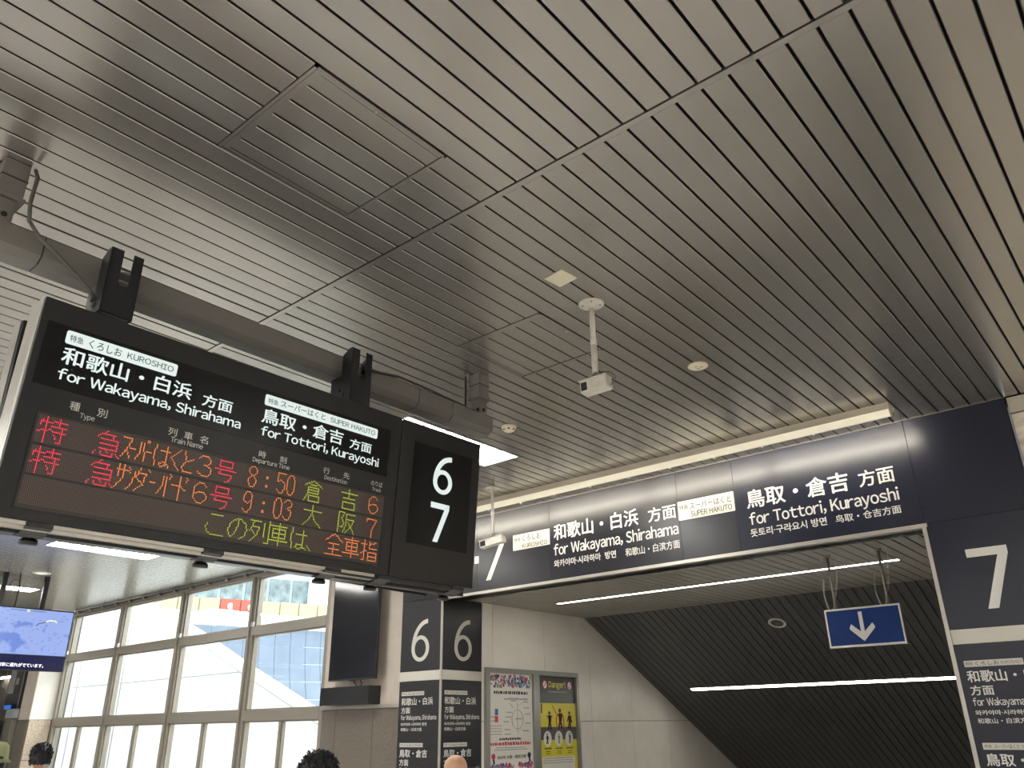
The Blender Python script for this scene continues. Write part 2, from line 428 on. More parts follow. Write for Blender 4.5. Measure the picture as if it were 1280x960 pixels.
# 6 . 7 at the left end
def seven(parent, x0, x1, z0, z1, m, w=0.06, y=-.003):
    mb = MB(); h = z1 - z0; W = x1 - x0
    mb.prism([(x0, z1), (x0, z1 - w), (x1 - w * 1.15, z1 - w), (x0 + W * .22, z0), (x0 + W * .22 + w * 1.15, z0), (x1, z1 - w * .9), (x1, z1)], 'y', y, 0)
    return mb.build('numeral', m, parent)
def six(parent, x0, x1, z0, z1, m, w=.06, y=-.003):
    W, Hh = x1 - x0, z1 - z0; cx = (x0 + x1) / 2; br = Hh * .31; mb = MB()
    bcz = z0 + br; out = []; inn = []
    # closed bowl
    for q in range(33):
        a = 2 * pi * q / 32; out.append((cx + W / 2 * math.cos(a), bcz + br * math.sin(a))); inn.append((cx + (W / 2 - w) * math.cos(a), bcz + (br - w * .8) * math.sin(a)))
    so, si = [], []      # stem: up from the left of the bowl, curling to the top right
    for q in range(17):
        u = pi / 2 * q / 16
        so.append((x0 + W * .90 * (1 - math.cos(u)), bcz + (z1 - bcz) * math.sin(u)))
        si.append((x0 + w + (W * .90 - w) * (1 - math.cos(u)), bcz + (z1 - w * .9 - bcz) * math.sin(u)))
    for O_, I_ in ((out, inn), (so, si)):
        n = len(O_); y -= .0004
        v = [(p[0], y, p[1]) for p in O_] + [(p[0], y, p[1]) for p in I_]
        mb.add(v, [(i, i + 1, n + i + 1, n + i) for i in range(n - 1)])
    return mb.build('numeral', m, parent)
seven(fas, -6.30, -5.93, 3.225, 3.69, white_v, 0.062)
six(fas, -6.95, -6.62, 3.225, 3.69, white_v)
MB().prism(rrect(-6.40, -6.335, 3.44, 3.525, .005), 'y', -.003, 0).build('numeral', white_v, fas)
def plate(par, x0, z0, x1, z1, parts, m=cream_v, r=.008):
    p = pill(par, x0, x1, z0, z1, m, r=r)
    for (s, a, b, c, d, kw) in parts: text(s, p, a, b, c, d, ink_m, y=-.0050, bold=.012, ref=kw.get('ref'))
    return p
plate(fas, -5.802, 3.508, -5.272, 3.684, [('特急', -5.789, 3.606, -5.690, 3.648, dict(bold=0)), ('くろしお', -5.665, 3.593, -5.392, 3.667, dict(bold=.004)),
      ('KUROSHIO', -5.666, 3.519, -5.306, 3.567, dict(bold=0, ref='K'))])
T('和歌山・白浜', -5.2146, 3.5364, -4.128, 3.7127, bold=.018)
T('方面', -4.0123, 3.5372, -3.692, 3.6834, bold=.016)
T('for Wakayama, Shirahama', -5.2227, 3.376, -3.6839, 3.4985, bold=.016, ref='f')
T('와카야마·시라하마  방면', -5.2237, 3.2451, -4.4225, 3.3232, bold=.02)
T('和歌山・白滨方面', -4.3078, 3.2369, -3.6837, 3.3199, bold=.012)
plate(fas, -3.668, 3.4986, -3.072, 3.686, [('特急', -3.651, 3.603, -3.553, 3.645, dict(bold=0)), ('スーパーはくと', -3.538, 3.588, -3.099, 3.656, dict(bold=.004)),
      ('SUPER HAKUTO', -3.532, 3.518, -3.098, 3.571, dict(bold=0, ref='K'))])
T('鳥取・倉吉', -2.9548, 3.4876, -2.0128, 3.6633, bold=.018)
T('方面', -1.9289, 3.4952, -1.6366, 3.6382, bold=.016)
T('for Tottori, Kurayoshi', -2.9484, 3.340, -1.6333, 3.4515, bold=.016, ref='f')
T('돗토리·구라요시 방면', -2.953, 3.2268, -2.2536, 3.3003, bold=.02)
T('鸟取・仓吉方面', -2.1777, 3.227, -1.6419, 3.296, bold=.012)

def pillar_face(label, mw, W, m, num, dx):
    """vertical sign: number above a white band, train names and destinations below"""
    t = thing('platform_pillar_sign', label, 'sign', mw=mw)
    MB().bev(0.002, W - .002, 0, .028, 2.292, 3.111, .0015).build('upper_panel', m, t)
    MB().bev(0.002, W - .002, -.001, .028, 2.184, 2.290, .001).build('white_band', cream_v, t)
    MB().bev(0.002, W - .002, 0, .028, 0.0, 2.182, .0015).build('lower_panel', m, t)
    if num == '6': six(t, .20 + dx, .505 + dx, 2.398, 2.882, cream_v, .056)
    else: seven(t, .237, .517, 2.42, 2.868, white_v, .062)
    def names(z, small, big, roman, kor, chn, wid):
        p = pill(t, .05, .05 + wid, z - .044, z, cream_v, r=.004)
        text('特急', p, .062, z - .032, .108, z - .010, ink_m, y=-.0045, bold=0)
        text(small, p, .125, z - .037, .05 + wid * .60, z - .008, ink_m, y=-.0045, bold=.004)
        text(roman[0], p, .05 + wid * .635, z - .033, .05 + wid * .97, z - .012, ink_m, y=-.0045, bold=0)
        text(big, t, .05, z - .151, roman[2], z - .068, white_v, bold=.018)
        text('方面', t, .052, z - .240, .206, z - .172, white_v, bold=.018)
        text(roman[1], t, .052, z - .309, .645, z - .255, white_v, bold=.014, ref='f')
        text(kor, t, .052, z - .374, .49, z - .340, white_v, bold=.02)
        text(chn, t, .055, z - .430, .41, z - .394, white_v, bold=.012)
    names(2.066, 'くろしお', '和歌山・白浜', ('KUROSHIO', 'for Wakayama, Shirahama', .585), '와카야마·시라하마 방면', '和歌山・白滨方面', .385)
    names(1.510, 'スーパーはくと', '鳥取・倉吉', ('SUPER HAKUTO', 'for Tottori, Kurayoshi', .51), '돗토리·구라요시 방면', '鸟取・仓吉方面', .385)
    return t
pillar_face('black pillar sign with cream 6 facing the concourse, left of the stair opening',
            plane_frame((-7.63, FY, 0), (1, 0, 0), (0, 1, 0)), .715, signblack, '6', -.005)
pillar_face('black sign with cream 6 on the inner side of the stair opening, beside the posters',
            plane_frame((-6.914, FY + .002, 0), (0, 1, 0), (-1, 0, 0)), .69, black_m, '6', 0)
pillar_face('navy pillar sign with white 7 at the right side of the stair opening',
            plane_frame((-1.49, FY, 0), (1, 0, 0), (0, 1, 0)), .765, fascia_navy, '7', 0)

# metal trim round the opening
tr_ = MB(); tr_.box(-6.93, -1.475, FY - .012, FY + .06, 3.083, 3.113)
struct(tr_.build('trim_1', trim_m), 'thin metal strip along the top of the stair opening')
struct(B(-6.935, -6.905, FY - .012, FY + .001, 0, 3.083).build('trim_2', trim_m), 'metal corner strip down the left edge of the opening')
struct(B(-1.515, -1.485, FY - .012, FY + .06, 0, 3.083).build('trim_3', trim_m), 'metal corner strip down the right edge of the opening')

# right: marble wall
mw_ = B(-0.72, 7, 6.99, 7.2, 0, 4.0).build('wall_right', joint_m); struct(mw_, 'beige marble wall right of the portal')
for i in range(9):
    for (z0, z1) in ((3.03, 3.86), (2.1, 3.02), (1.17, 2.09), (0, 1.16)):
        MB().bev(-.715 + i * .85, -.725 + (i + 1) * .85, 6.965, 6.992, z0, z1, .002).build('marble_slab', marble, mw_)
B(-.715, 7, 6.955, 6.992, 3.87, 3.995).build('cornice', plaster, mw_)

# ---- stairwell: white panel wall, flat ceiling, sloping ceiling
JX = -6.914
wl = B(JX - .2, JX - .022, 7.62, 16.5, -3.2, 3.12).build('wall_left', joint_m); struct(wl, 'light grey panelled wall of the stairwell')
ys = [7.624, 7.824] + [7.824 + 1.0535 * i for i in range(1, 9)]
for a, b in zip(ys[:-1], ys[1:]):
    for z0, z1 in ((1.733, 3.12), (0.60, 1.727), (-1.4, .594)):
        MB().bev(a + .002, b - .002, 0, .02, z0, z1, .0015)
        m_ = MB().bev(JX - .02, JX, a + .0025, b - .0025, z0, z1, .0015); m_.build('wall_panel', whitewall, wl)
PZ = 3.115
pc = B(-6.95, -1.45, FY + .06, 9.9, PZ + .03, PZ + .12).build('ceiling', void_m); struct(pc, 'flat slatted ceiling inside the stair opening')
sl = math.atan2(3.115 - .961, 14.305 - 9.852); SLn = 6.6
ps_mw = Matrix.Translation((0, 9.852, PZ)) @ Matrix.Rotation(-sl, 4, 'X')
ps = B(-6.95, -1.45, 0, SLn, .03, .12).build('ceiling', void_m); ps.matrix_world = ps_mw; struct(ps, 'dark sloping slatted ceiling over the stairs')
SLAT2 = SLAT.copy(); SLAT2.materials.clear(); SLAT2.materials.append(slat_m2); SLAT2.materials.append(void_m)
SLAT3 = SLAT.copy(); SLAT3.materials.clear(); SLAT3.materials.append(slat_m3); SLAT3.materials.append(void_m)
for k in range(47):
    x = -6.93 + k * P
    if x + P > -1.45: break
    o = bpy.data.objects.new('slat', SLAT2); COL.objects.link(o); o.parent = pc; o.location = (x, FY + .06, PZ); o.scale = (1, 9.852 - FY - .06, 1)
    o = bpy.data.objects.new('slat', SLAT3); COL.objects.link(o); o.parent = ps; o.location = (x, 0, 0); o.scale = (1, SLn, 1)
struct(B(-7.2, -1.2, 7, 16.5, -3.3, -3).build('floor', black_m), 'unseen slab added under the stairs to stop light from below')  # out of view, added against sky light leaking in under the walls
struct(B(-1.475, -1.3, FY + .06, 16.5, -3.2, 3.2).build('wall_right', whitewall), 'right hand wall of the stairwell')
struct(B(-7.0, -1.3, 15.8, 16.0, -3, 1.2).build('wall_back', whitewall), 'end wall of the stairwell')
st = MB()
for i in range(14): st.box(-6.9, -1.5, 8.6 + .3 * i, 8.9 + .3 * i + .02, -2.6, -.165 * (i + 1))
st.box(-6.9, -1.5, 7.2, 8.6, -.3, 0)
struct(st.build('floor', floor_m), 'stairs going down inside the opening')
# line lamps
def line_lamp(label, mw, x0, x1):
    t = thing('line_lamp', label, 'light', mw=mw)
    f = MB(); f.box(x0 - .01, x1 + .01, -.045, -.035, -.008, .02); f.box(x0 - .01, x1 + .01, .035, .045, -.008, .02)
    f.box(x0 - .012, x0, -.035, .035, -.008, .02); f.box(x1, x1 + .012, -.035, .035, -.008, .02); f.build('channel', trim_m, t)
    n = 4; L = (x1 - x0) / n
    for i in range(n): B(x0 + i * L + .001, x0 + (i + 1) * L - .001, -.035, .035, -.005, .012).build('diffuser', line_lit, t)
line_lamp('long thin line lamp on the flat stairwell ceiling, behind the blue arrow sign', Matrix.Translation((0, 8.36, PZ)), -6.265, -2.10)
line_lamp('thin line lamp on the dark sloping ceiling, below the blue arrow sign', ps_mw @ Matrix.Translation((0, 2.17, 0)), -6.323, -1.6)
# round grille on the slope
t = thing('ceiling_speaker', 'small round metal speaker ring on the dark sloping ceiling', 'speaker', mw=ps_mw @ Matrix.Translation((-4.228, .58, 0)))
MB().lathe([(.115, 0), (.115, -.006), (.10, -.012), (.082, -.006), (.08, 0)], 28).build('ring', offwhite, t, True)
MB().lathe([(.079, -.004), (.03, -.008)], 20).build('grille', slat_m3, t)
for a in range(3):
    c, s_ = math.cos(a * 2.09), math.sin(a * 2.09); MB().tube([(0, 0, -.009), (c * .08, s_ * .08, -.007)], .004, 6).build('spoke', pole_m, t)

# ---- arrow sign
t = thing('arrow_sign', 'blue hanging sign with a white down arrow, inside the stair opening', 'sign', (-2.33, 7.7, 2.28))
MB().bev(-.335, .335, -.028, .028, 0, .34, .003).build('case', silver_m, t)
face = B(-.318, .318, -.0295, -.027, .017, .323).build('face', blue_m, t)
ar = MB(); ar.prism([(-.033, .297), (.0, .297), (.0, .125), (.077, .195), (.093, .165), (.093, .150), (-.0165, .042), (-.126, .150), (-.126, .165), (-.110, .195), (-.033, .125)], 'y', -.032, -.029)
ar.build('arrow', white_v, face)
for x in (-.23, .235):
    MB().tube([(x, 0, .34), (x, 0, .835)], .0125, 10).build('pole', pole_m, t, True)
    MB().lathe([(.03, .835), (.028, .82), (.0125, .815)], 14, (x, 0, 0)).build('pole_flange', pole_m, t)
    for sx in (-1, 1):
        ln = MB(); n = 22
        a0 = Vector((x + sx * .075, 0, .825 if sx > 0 else .62)); a1 = Vector((x - .05 + sx * .02, -.0, .345))
        for i in range(n):
            u = i / (n - 1); sag = math.sin(u * pi) * .02 * sx
            c = a0.lerp(a1, u) + Vector((sag, .02, 0)); hgt = (a0 - a1).length / n * .62
            ring = [(c.x + (.0055 * math.cos(q) if i % 2 else 0), c.y + (0 if i % 2 else .0055 * math.cos(q)), c.z + hgt * math.sin(q)) for q in [2 * pi * k / 6 for k in range(7)]]
            ln.tube(ring, .0024, 4, False)
        ln.build('chain', chain_m, t)
    MB().tube([(x - .07, 0, .83), (x - .07, 0, .80), (x - .055, 0, .79), (x - .05, 0, .81)], .003, 6).build('hook', chain_m, t)

# ---- posters
pf = thing('poster_case', 'grey metal double poster case on the stairwell wall', 'poster case', mw=plane_frame((JX + .001, 7.664, 0), (0, 1, 0), (-1, 0, 0)))
f = MB()
for a, b in ((0, .066), (.917, 1.040), (1.868, 1.917)): f.box(a, b, -.045, 0, 1.0, 2.345)
f.box(.066, .917, -.045, 0, 2.29, 2.345); f.box(1.04, 1.868, -.045, 0, 2.29, 2.345); f.box(.066, .917, -.045, 0, 1.0, 1.05); f.box(1.04, 1.868, -.045, 0, 1.0, 1.05)
f.build('frame', post_frame, pf)
B(.06, 1.87, -.006, 0, 1.02, 2.31).build('back_board', post_frame, pf)
M1 = plane_frame((JX + .001, 7.730, 0), (0, 1, 0), (-1, 0, 0))
p1 = thing('poster', 'white poster with a colourful top strip and a railway diagram, left one in the case', 'poster', mw=M1)
MB().box(0, .85, -.010, -.007, 1.06, 2.288).build('sheet', paper, p1)
def blobs(par, x0, x1, z0, z1, n, cols, y):
    for c in cols:
        mb = MB()
        for i in range(n // len(cols)):
            x = random.uniform(x0 + .02, x1 - .02); z = random.uniform(z0 + .02, z1 - .02); r = random.uniform(.010, .030)
            k = random.randint(5, 8); a0 = random.random() * 6
            mb.prism([(x + r * random.uniform(.5, 1.1) * math.cos(a0 + 2 * pi * q / k), z + r * random.uniform(.6, 1.5) * math.sin(a0 + 2 * pi * q / k)) for q in range(k)], 'y', y - random.random() * .0008, y + .001)
        mb.build('colour_patch', c, par)
blobs(p1, .0, .85, 2.09, 2.28, 150, [navy_p, crim_p, teal_p, crim_p, navy_p, green_p], -.0112)
blobs(p1, .0, .85, 1.06, 1.145, 70, [crim_p, navy_p, crim_p, teal_p], -.0112)
def bars(par, x0, x1, z, h, m, y=-.0112, fill=.75, nm='text_line'):
    mb = MB(); x = x0
    while x < x1:
        wd = random.uniform(.6, 1.4) * h; mb.rect(x, min(x + wd * fill, x1), z, z + h * random.uniform(.7, 1), y); x += wd
    mb.build(nm, m, par)
bars(p1, .10, .76, 2.015, .045, ink_m); bars(p1, .30, .76, 1.94, .03, grey_ink)
for x, z in ((.42, 1.83), (.66, 1.82), (.68, 1.74), (.34, 1.68), (.70, 1.66), (.28, 1.56), (.70, 1.54), (.30, 1.46), (.66, 1.44), (.05, 1.62), (.05, 1.57), (.32, 1.62), (.52, 1.60), (.30, 1.40)):
    bars(p1, x, x + .11, z + .09, .018, grey_ink)
for z in (1.60, 1.565, 1.53, 1.495): bars(p1, .03, .25, z, .012, grey_ink)
dg = MB(); C0 = (.55, 1.688)
ring = [(C0[0] + .11 * math.cos(2 * pi * q / 24), -.0118, C0[1] + .125 * math.sin(2 * pi * q / 24)) for q in range(25)]
dg.tube(ring, .003, 4, False); dg.tube([(C0[0], -.0118, 1.52), (C0[0], -.0118, 1.92)], .002, 4); dg.tube([(.42, -.0118, 1.688), (.68, -.0118, 1.688)], .002, 4); dg.tube([(.40, -.0118, 1.90), (.48, -.0118, 1.83)], .003, 4)
dg.tube([(C0[0], -.0118, 1.86), (.72, -.0118, 1.94)], .002, 4); dg.tube([(.60, -.0118, 1.56), (.74, -.0118, 1.53)], .002, 4)
dg.build('line_diagram', grey_ink, p1)
MB().rect(.12, .18, 1.74, 1.82, -.0115).build('colour_patch', blue_ink, p1); MB().rect(.12, .18, 1.65, 1.73, -.0115).build('colour_patch', red_ink, p1)
bars(p1, .20, .62, 1.425, .032, ink_m); bars(p1, .04, .80, 1.36, .045, red_ink); bars(p1, .14, .70, 1.325, .012, grey_ink); bars(p1, .10, .74, 1.30, .012, grey_ink)
# lower title sits just above the bottom strip
text('2025年 大阪・関西万博', p1, .16, 1.19, .70, 1.235, ink_m, y=-.0125, bold=.01)
M2 = plane_frame((JX + .001, 8.706, 0), (0, 1, 0), (-1, 0, 0))
p2 = thing('poster', 'yellow and black warning poster headed Danger!, right one in the case', 'poster', mw=M2)
MB().box(0, .82, -.010, -.007, 1.06, 2.288).build('sheet', yellow_p, p2)
MB().box(0, .82, -.0112, -.0099, 1.91, 2.288).build('header', black_p, p2)
text('Danger!', p2, .23, 2.13, .60, 2.215, yellow_p, y=-.0125, bold=.02, ref='D')
bars(p2, .22, .62, 2.06, .02, grey_ink, -.0125)
for xq, cq in ((.09, crim_p), (.77, ink_m)): MB().disc(xq, 1.225, .035, -.0115, 10, 1, 1.1).build('poster_mark', cq, p1); MB().tube([(xq, -.0118, 1.19), (xq + .01, -.0118, 1.14)], .012, 5).build('poster_mark', ink_m, p1)
for x in (.15, .70):
    MB().disc(x, 2.165, .048, -.012, 18, 1, 1.25).build('warning_mark', red_ink, p2); MB().disc(x, 2.165, .040, -.0124, 18, 1, 1.25).build('warning_mark', paper, p2)
    MB().tube([(x - .03, -.0125, 2.13), (x + .03, -.0125, 2.20)], .006, 4).build('warning_mark', red_ink, p2)
MB().box(0, .82, -.0112, -.0099, 1.41, 1.583).build('grey_band', darkgrey_p, p2)
MB().box(.06, .76, -.0112, -.0099, 1.06, 1.186).build('lower_sheet', paper, p2)
def figure(x, z, s, arm, m=black_p):
    mb = MB(); y = -.0125
    mb.disc(x, z + .235 * s, .027 * s, y, 12)
    mb.tube([(x, y, z + .20 * s), (x, y, z + .10 * s)], [.030 * s, .022 * s], 5)
    mb.tube([(x - .008 * s, y, z + .10 * s), (x - .035 * s, y, z)], .012 * s, 4); mb.tube([(x + .008 * s, y, z + .10 * s), (x + .03 * s, y, z)], .012 * s, 4)
    mb.tube([(x - .02 * s, y, z + .18 * s), (x - .06 * s, y, z + (.13 + .1 * arm) * s)], .009 * s, 4); mb.tube([(x + .02 * s, y, z + .18 * s), (x + .055 * s, y, z + (.12 + .12 * arm) * s)], .009 * s, 4)
    mb.build('silhouette', m, p2)
figure(.23, 1.55, .95, .6); figure(.46, 1.55, 1.1, .4); figure(.67, 1.55, .95, -.2)
MB().tube([(.46 + .085 * math.cos(2 * pi * q / 20), -.013, 1.66 + .11 * math.sin(2 * pi * q / 20)) for q in range(21)], .007, 4, False).build('warning_ring', red_ink, p2)
MB().tube([(.30, -.0128, 1.87), (.40, -.0128, 1.74)], .003, 4).build('pole_mark', black_p, p2)
MB().rect(.05, .08, 1.77, 1.90, -.0115).build('side_note', black_p, p2)
for i, x in enumerate((.18, .42, .65)):
    MB().disc(x, 1.425, .085, -.0118, 20, 1.0, 1.22).build('picture_oval', paper, p2); figure(x + .01 * (i - 1), 1.355, .55, .3 * i, [black_p, grey_ink, navy_p][i])
    bars(p2, x - .07, x + .08, 1.285, .022, ink_m, -.0118); bars(p2, x - .04, x + .05, 1.25, .012, ink_m, -.0118); bars(p2, x - .04, x + .05, 1.222, .012, ink_m, -.0118)
for z in (1.16, 1.13, 1.10): bars(p2, .08, .72, z, .014, grey_ink, -.0118)
for pst in (p1, p2):       # print fills the upper part of the sheet down to z = 1.2
    for ch in pst.children:
        if ch.name.startswith('sheet'): continue
        for v in ch.data.vertices:
            if not (ch.name.startswith('lower_sheet') and v.co.z < 1.07): v.co.z = 2.288 - (2.288 - v.co.z) * .89

# ---- wall lamp (hooded tube washing the fascia)
t = thing('wall_wash_lamp', 'long cream hooded fluorescent lamp on the ceiling above the direction sign band', 'light', (0, 6.41, H))
xa, xb = -7.0, -1.457
n = 4; L = (xb - xa) / n
for i in range(n):
    a, b = xa + i * L, xa + (i + 1) * L
    h = MB(); h.prism([(0, 0), (0, -.058), (.012, -.058), (.012, -.006), (.16, -.006), (.16, 0)], 'x', a, b - .0015); h.build('hood', hood_m, t)
    h = MB(); h.prism([(.0, -.0585), (.022, -.108), (.052, -.108), (.052, -.1), (.026, -.1), (.010, -.0585)], 'x', a, b - .0015); h.build('shade', lens_lit, t)
    MB().tube([(a + .03, .085, -.052), (b - .03, .085, -.052)], .016, 10).build('tube', tube_m, t, True)
h = MB(); h.prism([(0, 0), (0, -.058), (.022, -.108), (.06, -.108), (.10, -.07), (.16, -.03), (.16, 0)], 'x', xb - .001, xb + .006); h.build('end_cap', hood_m, t)
for i in range(12):
    B(xa + .3 + i * .46, xa + .315 + i * .46, .05, .075, -.112, -.1).build('clip', trim_m, t)

# ------------------------------------------------------------------ window wall on the left
WY = 7.10
wx = [-17.80, -15.62, -13.385, -11.22, -9.30]
WL = thing('window_wall', 'tall aluminium framed window wall at the left, looking onto white canopies', 'window')
WL['kind'] = 'structure'; del WL['category']; WL.name = 'window_1'
hd = MB(); hd.bev(wx[0], wx[-1], WY - .02, WY + .10, 3.885, 4.0, .004); hd.build('head_rail', frame_m, WL)
B(wx[0], wx[-1], WY - .05, WY - .02, 3.945, 3.965).build('blind_track', frame_d, WL)
x = wx[0] + .3
while x < wx[-1]:
    MB().bev(x - .03, x + .03, WY - .085, WY - .02, 3.925, 3.97, .006).build('track_clip', frame_d, WL)
    MB().lathe([(.001, WY - .105), (.012, WY - .095), (.012, WY - .08)], 8, (x, 0, 3.935), 'y').build('track_clip', silver_m, WL); x += .55
for i, x in enumerate(wx):
    if i in (0, len(wx) - 1): MB().bev(x - .05, x + .05, WY - .03, WY + .12, 0, 3.885, .004).build('mullion', frame_m, WL)
    else:
        MB().bev(x - .055, x - .012, WY - .05, WY + .12, 0, 3.9, .004).build('mullion', frame_m, WL)
        MB().bev(x - .012, x + .045, WY - .01, WY + .12, 0, 3.9, .004).build('mullion', frame_m, WL)
    if 0 < i < 4 or i == 0:
        MB().tube([(x + .07, WY - .03, 3.75), (x + .075, WY - .035, 3.2)], .008, 6).build('opener_rod', frame_d, WL)
        MB().bev(x + .05, x + .10, WY - .06, WY - .02, 3.13, 3.2, .006).build('opener_handle', silver_m, WL)
for a, b in zip(wx[:-1], wx[1:]):
    for z0, z1 in ((3.005, 3.13), (1.80, 1.94), (0.0, .12)):
        MB().bev(a + .05, b - .055, WY - .03, WY + .10, z0, z1, .004).build('rail', frame_m, WL)
    m_ = (a + b) / 2
    MB().bev(m_ - .028, m_ + .028, WY, WY + .08, .12, 1.80, .004).build('sash_stile', frame_m, WL)
    for z0, z1, xs_ in ((3.13, 3.885, (a + .05, b - .055)), (1.94, 3.005, (a + .05, b - .055)), (.12, 1.80, (a + .05, m_ - .028)), (.12, 1.80, (m_ + .028, b - .055))):
        fr = MB(); u0, u1 = xs_; e = .022
        fr.box(u0, u1, WY + .02, WY + .07, z1 - e, z1); fr.box(u0, u1, WY + .02, WY + .07, z0, z0 + e); fr.box(u0, u0 + e, WY + .02, WY + .07, z0 + e, z1 - e); fr.box(u1 - e, u1, WY + .02, WY + .07, z0 + e, z1 - e)
        fo = fr.build('casement', frame_m, WL)
        B(u0 + e, u1 - e, WY + .042, WY + .048, z0 + e, z1 - e).build('pane', glass_m, fo)

# wall with the television
tw = B(-9.25, -7.632, 7.07, 7.35, 0, 4.0).build('wall_back', joint_m); struct(tw, 'beige wall with stone base between windows and pillar')
B(-9.25, -7.632, 7.05, 7.075, 1.945, 3.998).build('plaster_face', plaster, tw)
B(-9.27, -7.632, 7.02, 7.08, 1.905, 1.945).build('ledge', trim_m, tw)
for a, b in ((-9.25, -8.955), (-8.95, -8.225), (-8.22, -7.635)):
    for z0, z1 in ((.0, .99), (.995, 1.90)): MB().bev(a, b, 7.045, 7.075, z0, z1, .002).build('granite_slab', granite, tw)
t = thing('wall_television', 'switched-off upright black television on the beige wall left of the 6 pillar', 'television', (-8.47, 6.86, 2.24))
tb = MB(); tb.bev(-.465, .465, -.0, .045, 0, 1.30, .008); tb.build('case', black_m, t)
MB().bev(-.451, .451, -.004, .002, .016, 1.284, .002).build('screen', tv_m, t)
B(-.3, .3, .045, .11, .2, 1.1).build('back_housing', black_m, t); B(-.1, .1, .11, .188, .4, .9).build('wall_mount', black_m, t)
MB().tube([(.10, .06, .02), (.13, .08, -.05), (.06, .09, -.08)], .006, 6).build('cable', cable_d, t)
MB().tube([(-.02, .06, .02), (.0, .08, -.05), (.04, .09, -.08)], .006, 6).build('cable', cable_d, t)
B(-.05, .05, -.003, .0, -.008, .0).build('sensor_bar', lens_m, t)
t = thing('equipment_box', 'low black box fixed to the beige wall under the television', 'box', (-8.58, 6.95, 1.95))
MB().bev(-.48, .48, -.10, .098, 0, .215, .003).build('case', black_m, t); B(-.478, .478, -.102, -.1, .004, .211).build('front_cover', signblack, t)

# column at the far left end of the windows, dim shop front beyond
cl = B(-18.38, -17.86, 6.665, 7.3, 0, 4.0).build('wall_left', joint_m); struct(cl, 'white and stone column at the left end of the windows')
B(-17.86, -17.85, 6.66, 7.2, 1.93, 4.0).build('plaster_face', mat('lit_white_plaster', (.72, .69, .64), .6), cl)  # whiter colour on this face stands in for the light falling on it
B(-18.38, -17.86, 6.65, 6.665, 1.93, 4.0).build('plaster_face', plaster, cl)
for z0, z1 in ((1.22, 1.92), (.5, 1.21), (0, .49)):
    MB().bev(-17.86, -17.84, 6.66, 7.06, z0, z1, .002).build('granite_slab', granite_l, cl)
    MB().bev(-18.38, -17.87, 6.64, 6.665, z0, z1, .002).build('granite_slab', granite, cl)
sw = B(-24, -18.38, 7.1, 7.3, 0, 4.0).build('wall_back', mat('dim_shop_wall', (.10, .09, .075), .7)); struct(sw, 'dim shop wall at the far left')
struct(B(-24.2, -24, -9, 7.3, 0, 4.0).build('wall_left', mat('dim_end_wall', (.3, .28, .25), .7)), 'end wall of the concourse')
t = thing('shop_screen', 'tall grey and black display panel in the dim shop at the far left', 'display', (-19.15, 6.75, 0))
B(-.42, .35, 0, .12, 2.12, 2.95).build('board', darkgrey_p, t); B(.30, .35, -.01, 0, 2.14, 2.94).build('edge_strip', silver_m, t)
B(-.36, -.10, -.012, 0, 2.45, 2.92).build('notice', mat('pale_notice', (.35, .35, .33), .6), t); B(-.02, .10, -.012, 0, 2.62, 2.74).build('notice', mat('pale_notice', (.35, .35, .33), .6), t)
t = thing('blue_shop_sign', 'small blue shop sign at the far left, below the display panel', 'sign', (-19.02, 6.67, 2.12)); B(-.26, .14, -.02, .04, 0, .12).build('board', blue_m, t); B(-.24, .12, -.022, -.02, .02, .10).build('face', mat('bright_blue', (.05, .2, .6), .4, emit=(.05, .2, .7), es=.3), t)
t = thing('menu_board', 'dark menu board with rows of pale text at the far left edge', 'sign', (-19.2, 6.43, 0))
mbd = B(-.5, .45, 0, .06, .6, 1.93).build('board', black_p, t)
for i in range(9):
    for j in range(3): bars(mbd, -.42 + j * .29, -.42 + j * .29 + .2, 1.82 - i * .085, .04, white_v, -.003, nm='text_line')
t = thing('grey_cabinet', 'grey cabinet beside the column at the far left', 'cabinet', (-18.6, 6.55, 0))
MB().bev(-.42, .2, 0, .1, 0.0, 1.95, .01).build('body', mat('cabinet_grey', (.16, .145, .12), .5), t); MB().bev(-.22, .2, -.0, .1, 1.96, 2.14, .01).build('top_box', mat('top_box_grey', (.28, .30, .33), .5), t)
t = thing('shop_tube_lamp', 'bright tube lamp glowing inside the dim shop', 'light', (-20.0, 7.0, 2.83)); MB().tube([(-.9, 0, 0), (.25, 0, 0)], .02, 8).build('tube', line_lit, t); B(-.95, .3, -.04, .04, .02, .06).build('housing', box_m, t)
MB().tube([(-.5, 0, .06), (-.5, 0, 1.17)], .01, 6).build('hanger', box_m, t)

# ------------------------------------------------------------------ blue information monitor (far left, hung on posts)
t = thing('information_monitor', 'hanging flat monitor with a pale blue route map and navy caption strip', 'monitor',
          mw=plane_frame((-14.0, 3.97, 2.56), (0, 1, 0), (-1, 0, 0)))
MB().bev(0, 1.60, 0, .06, 0, .925, .006).build('case', black_m, t)
map_m = bpy.data.materials.new('map_screen'); map_m.use_nodes = True; nt = map_m.node_tree; b = nt.nodes['Principled BSDF']
tc = nt.nodes.new('ShaderNodeTexCoord'); nz = nt.nodes.new('ShaderNodeTexNoise'); nz.inputs['Scale'].default_value = 3.2; nz.inputs['Detail'].default_value = 4
rp = nt.nodes.new('ShaderNodeValToRGB'); rp.color_ramp.elements[0].position = .42; rp.color_ramp.elements[0].color = (.17, .28, .76, 1)
rp.color_ramp.elements[1].position = .47; rp.color_ramp.elements[1].color = (.34, .46, .90, 1)
nt.links.new(tc.outputs['Object'], nz.inputs['Vector']); nt.links.new(nz.outputs['Fac'], rp.inputs[0])
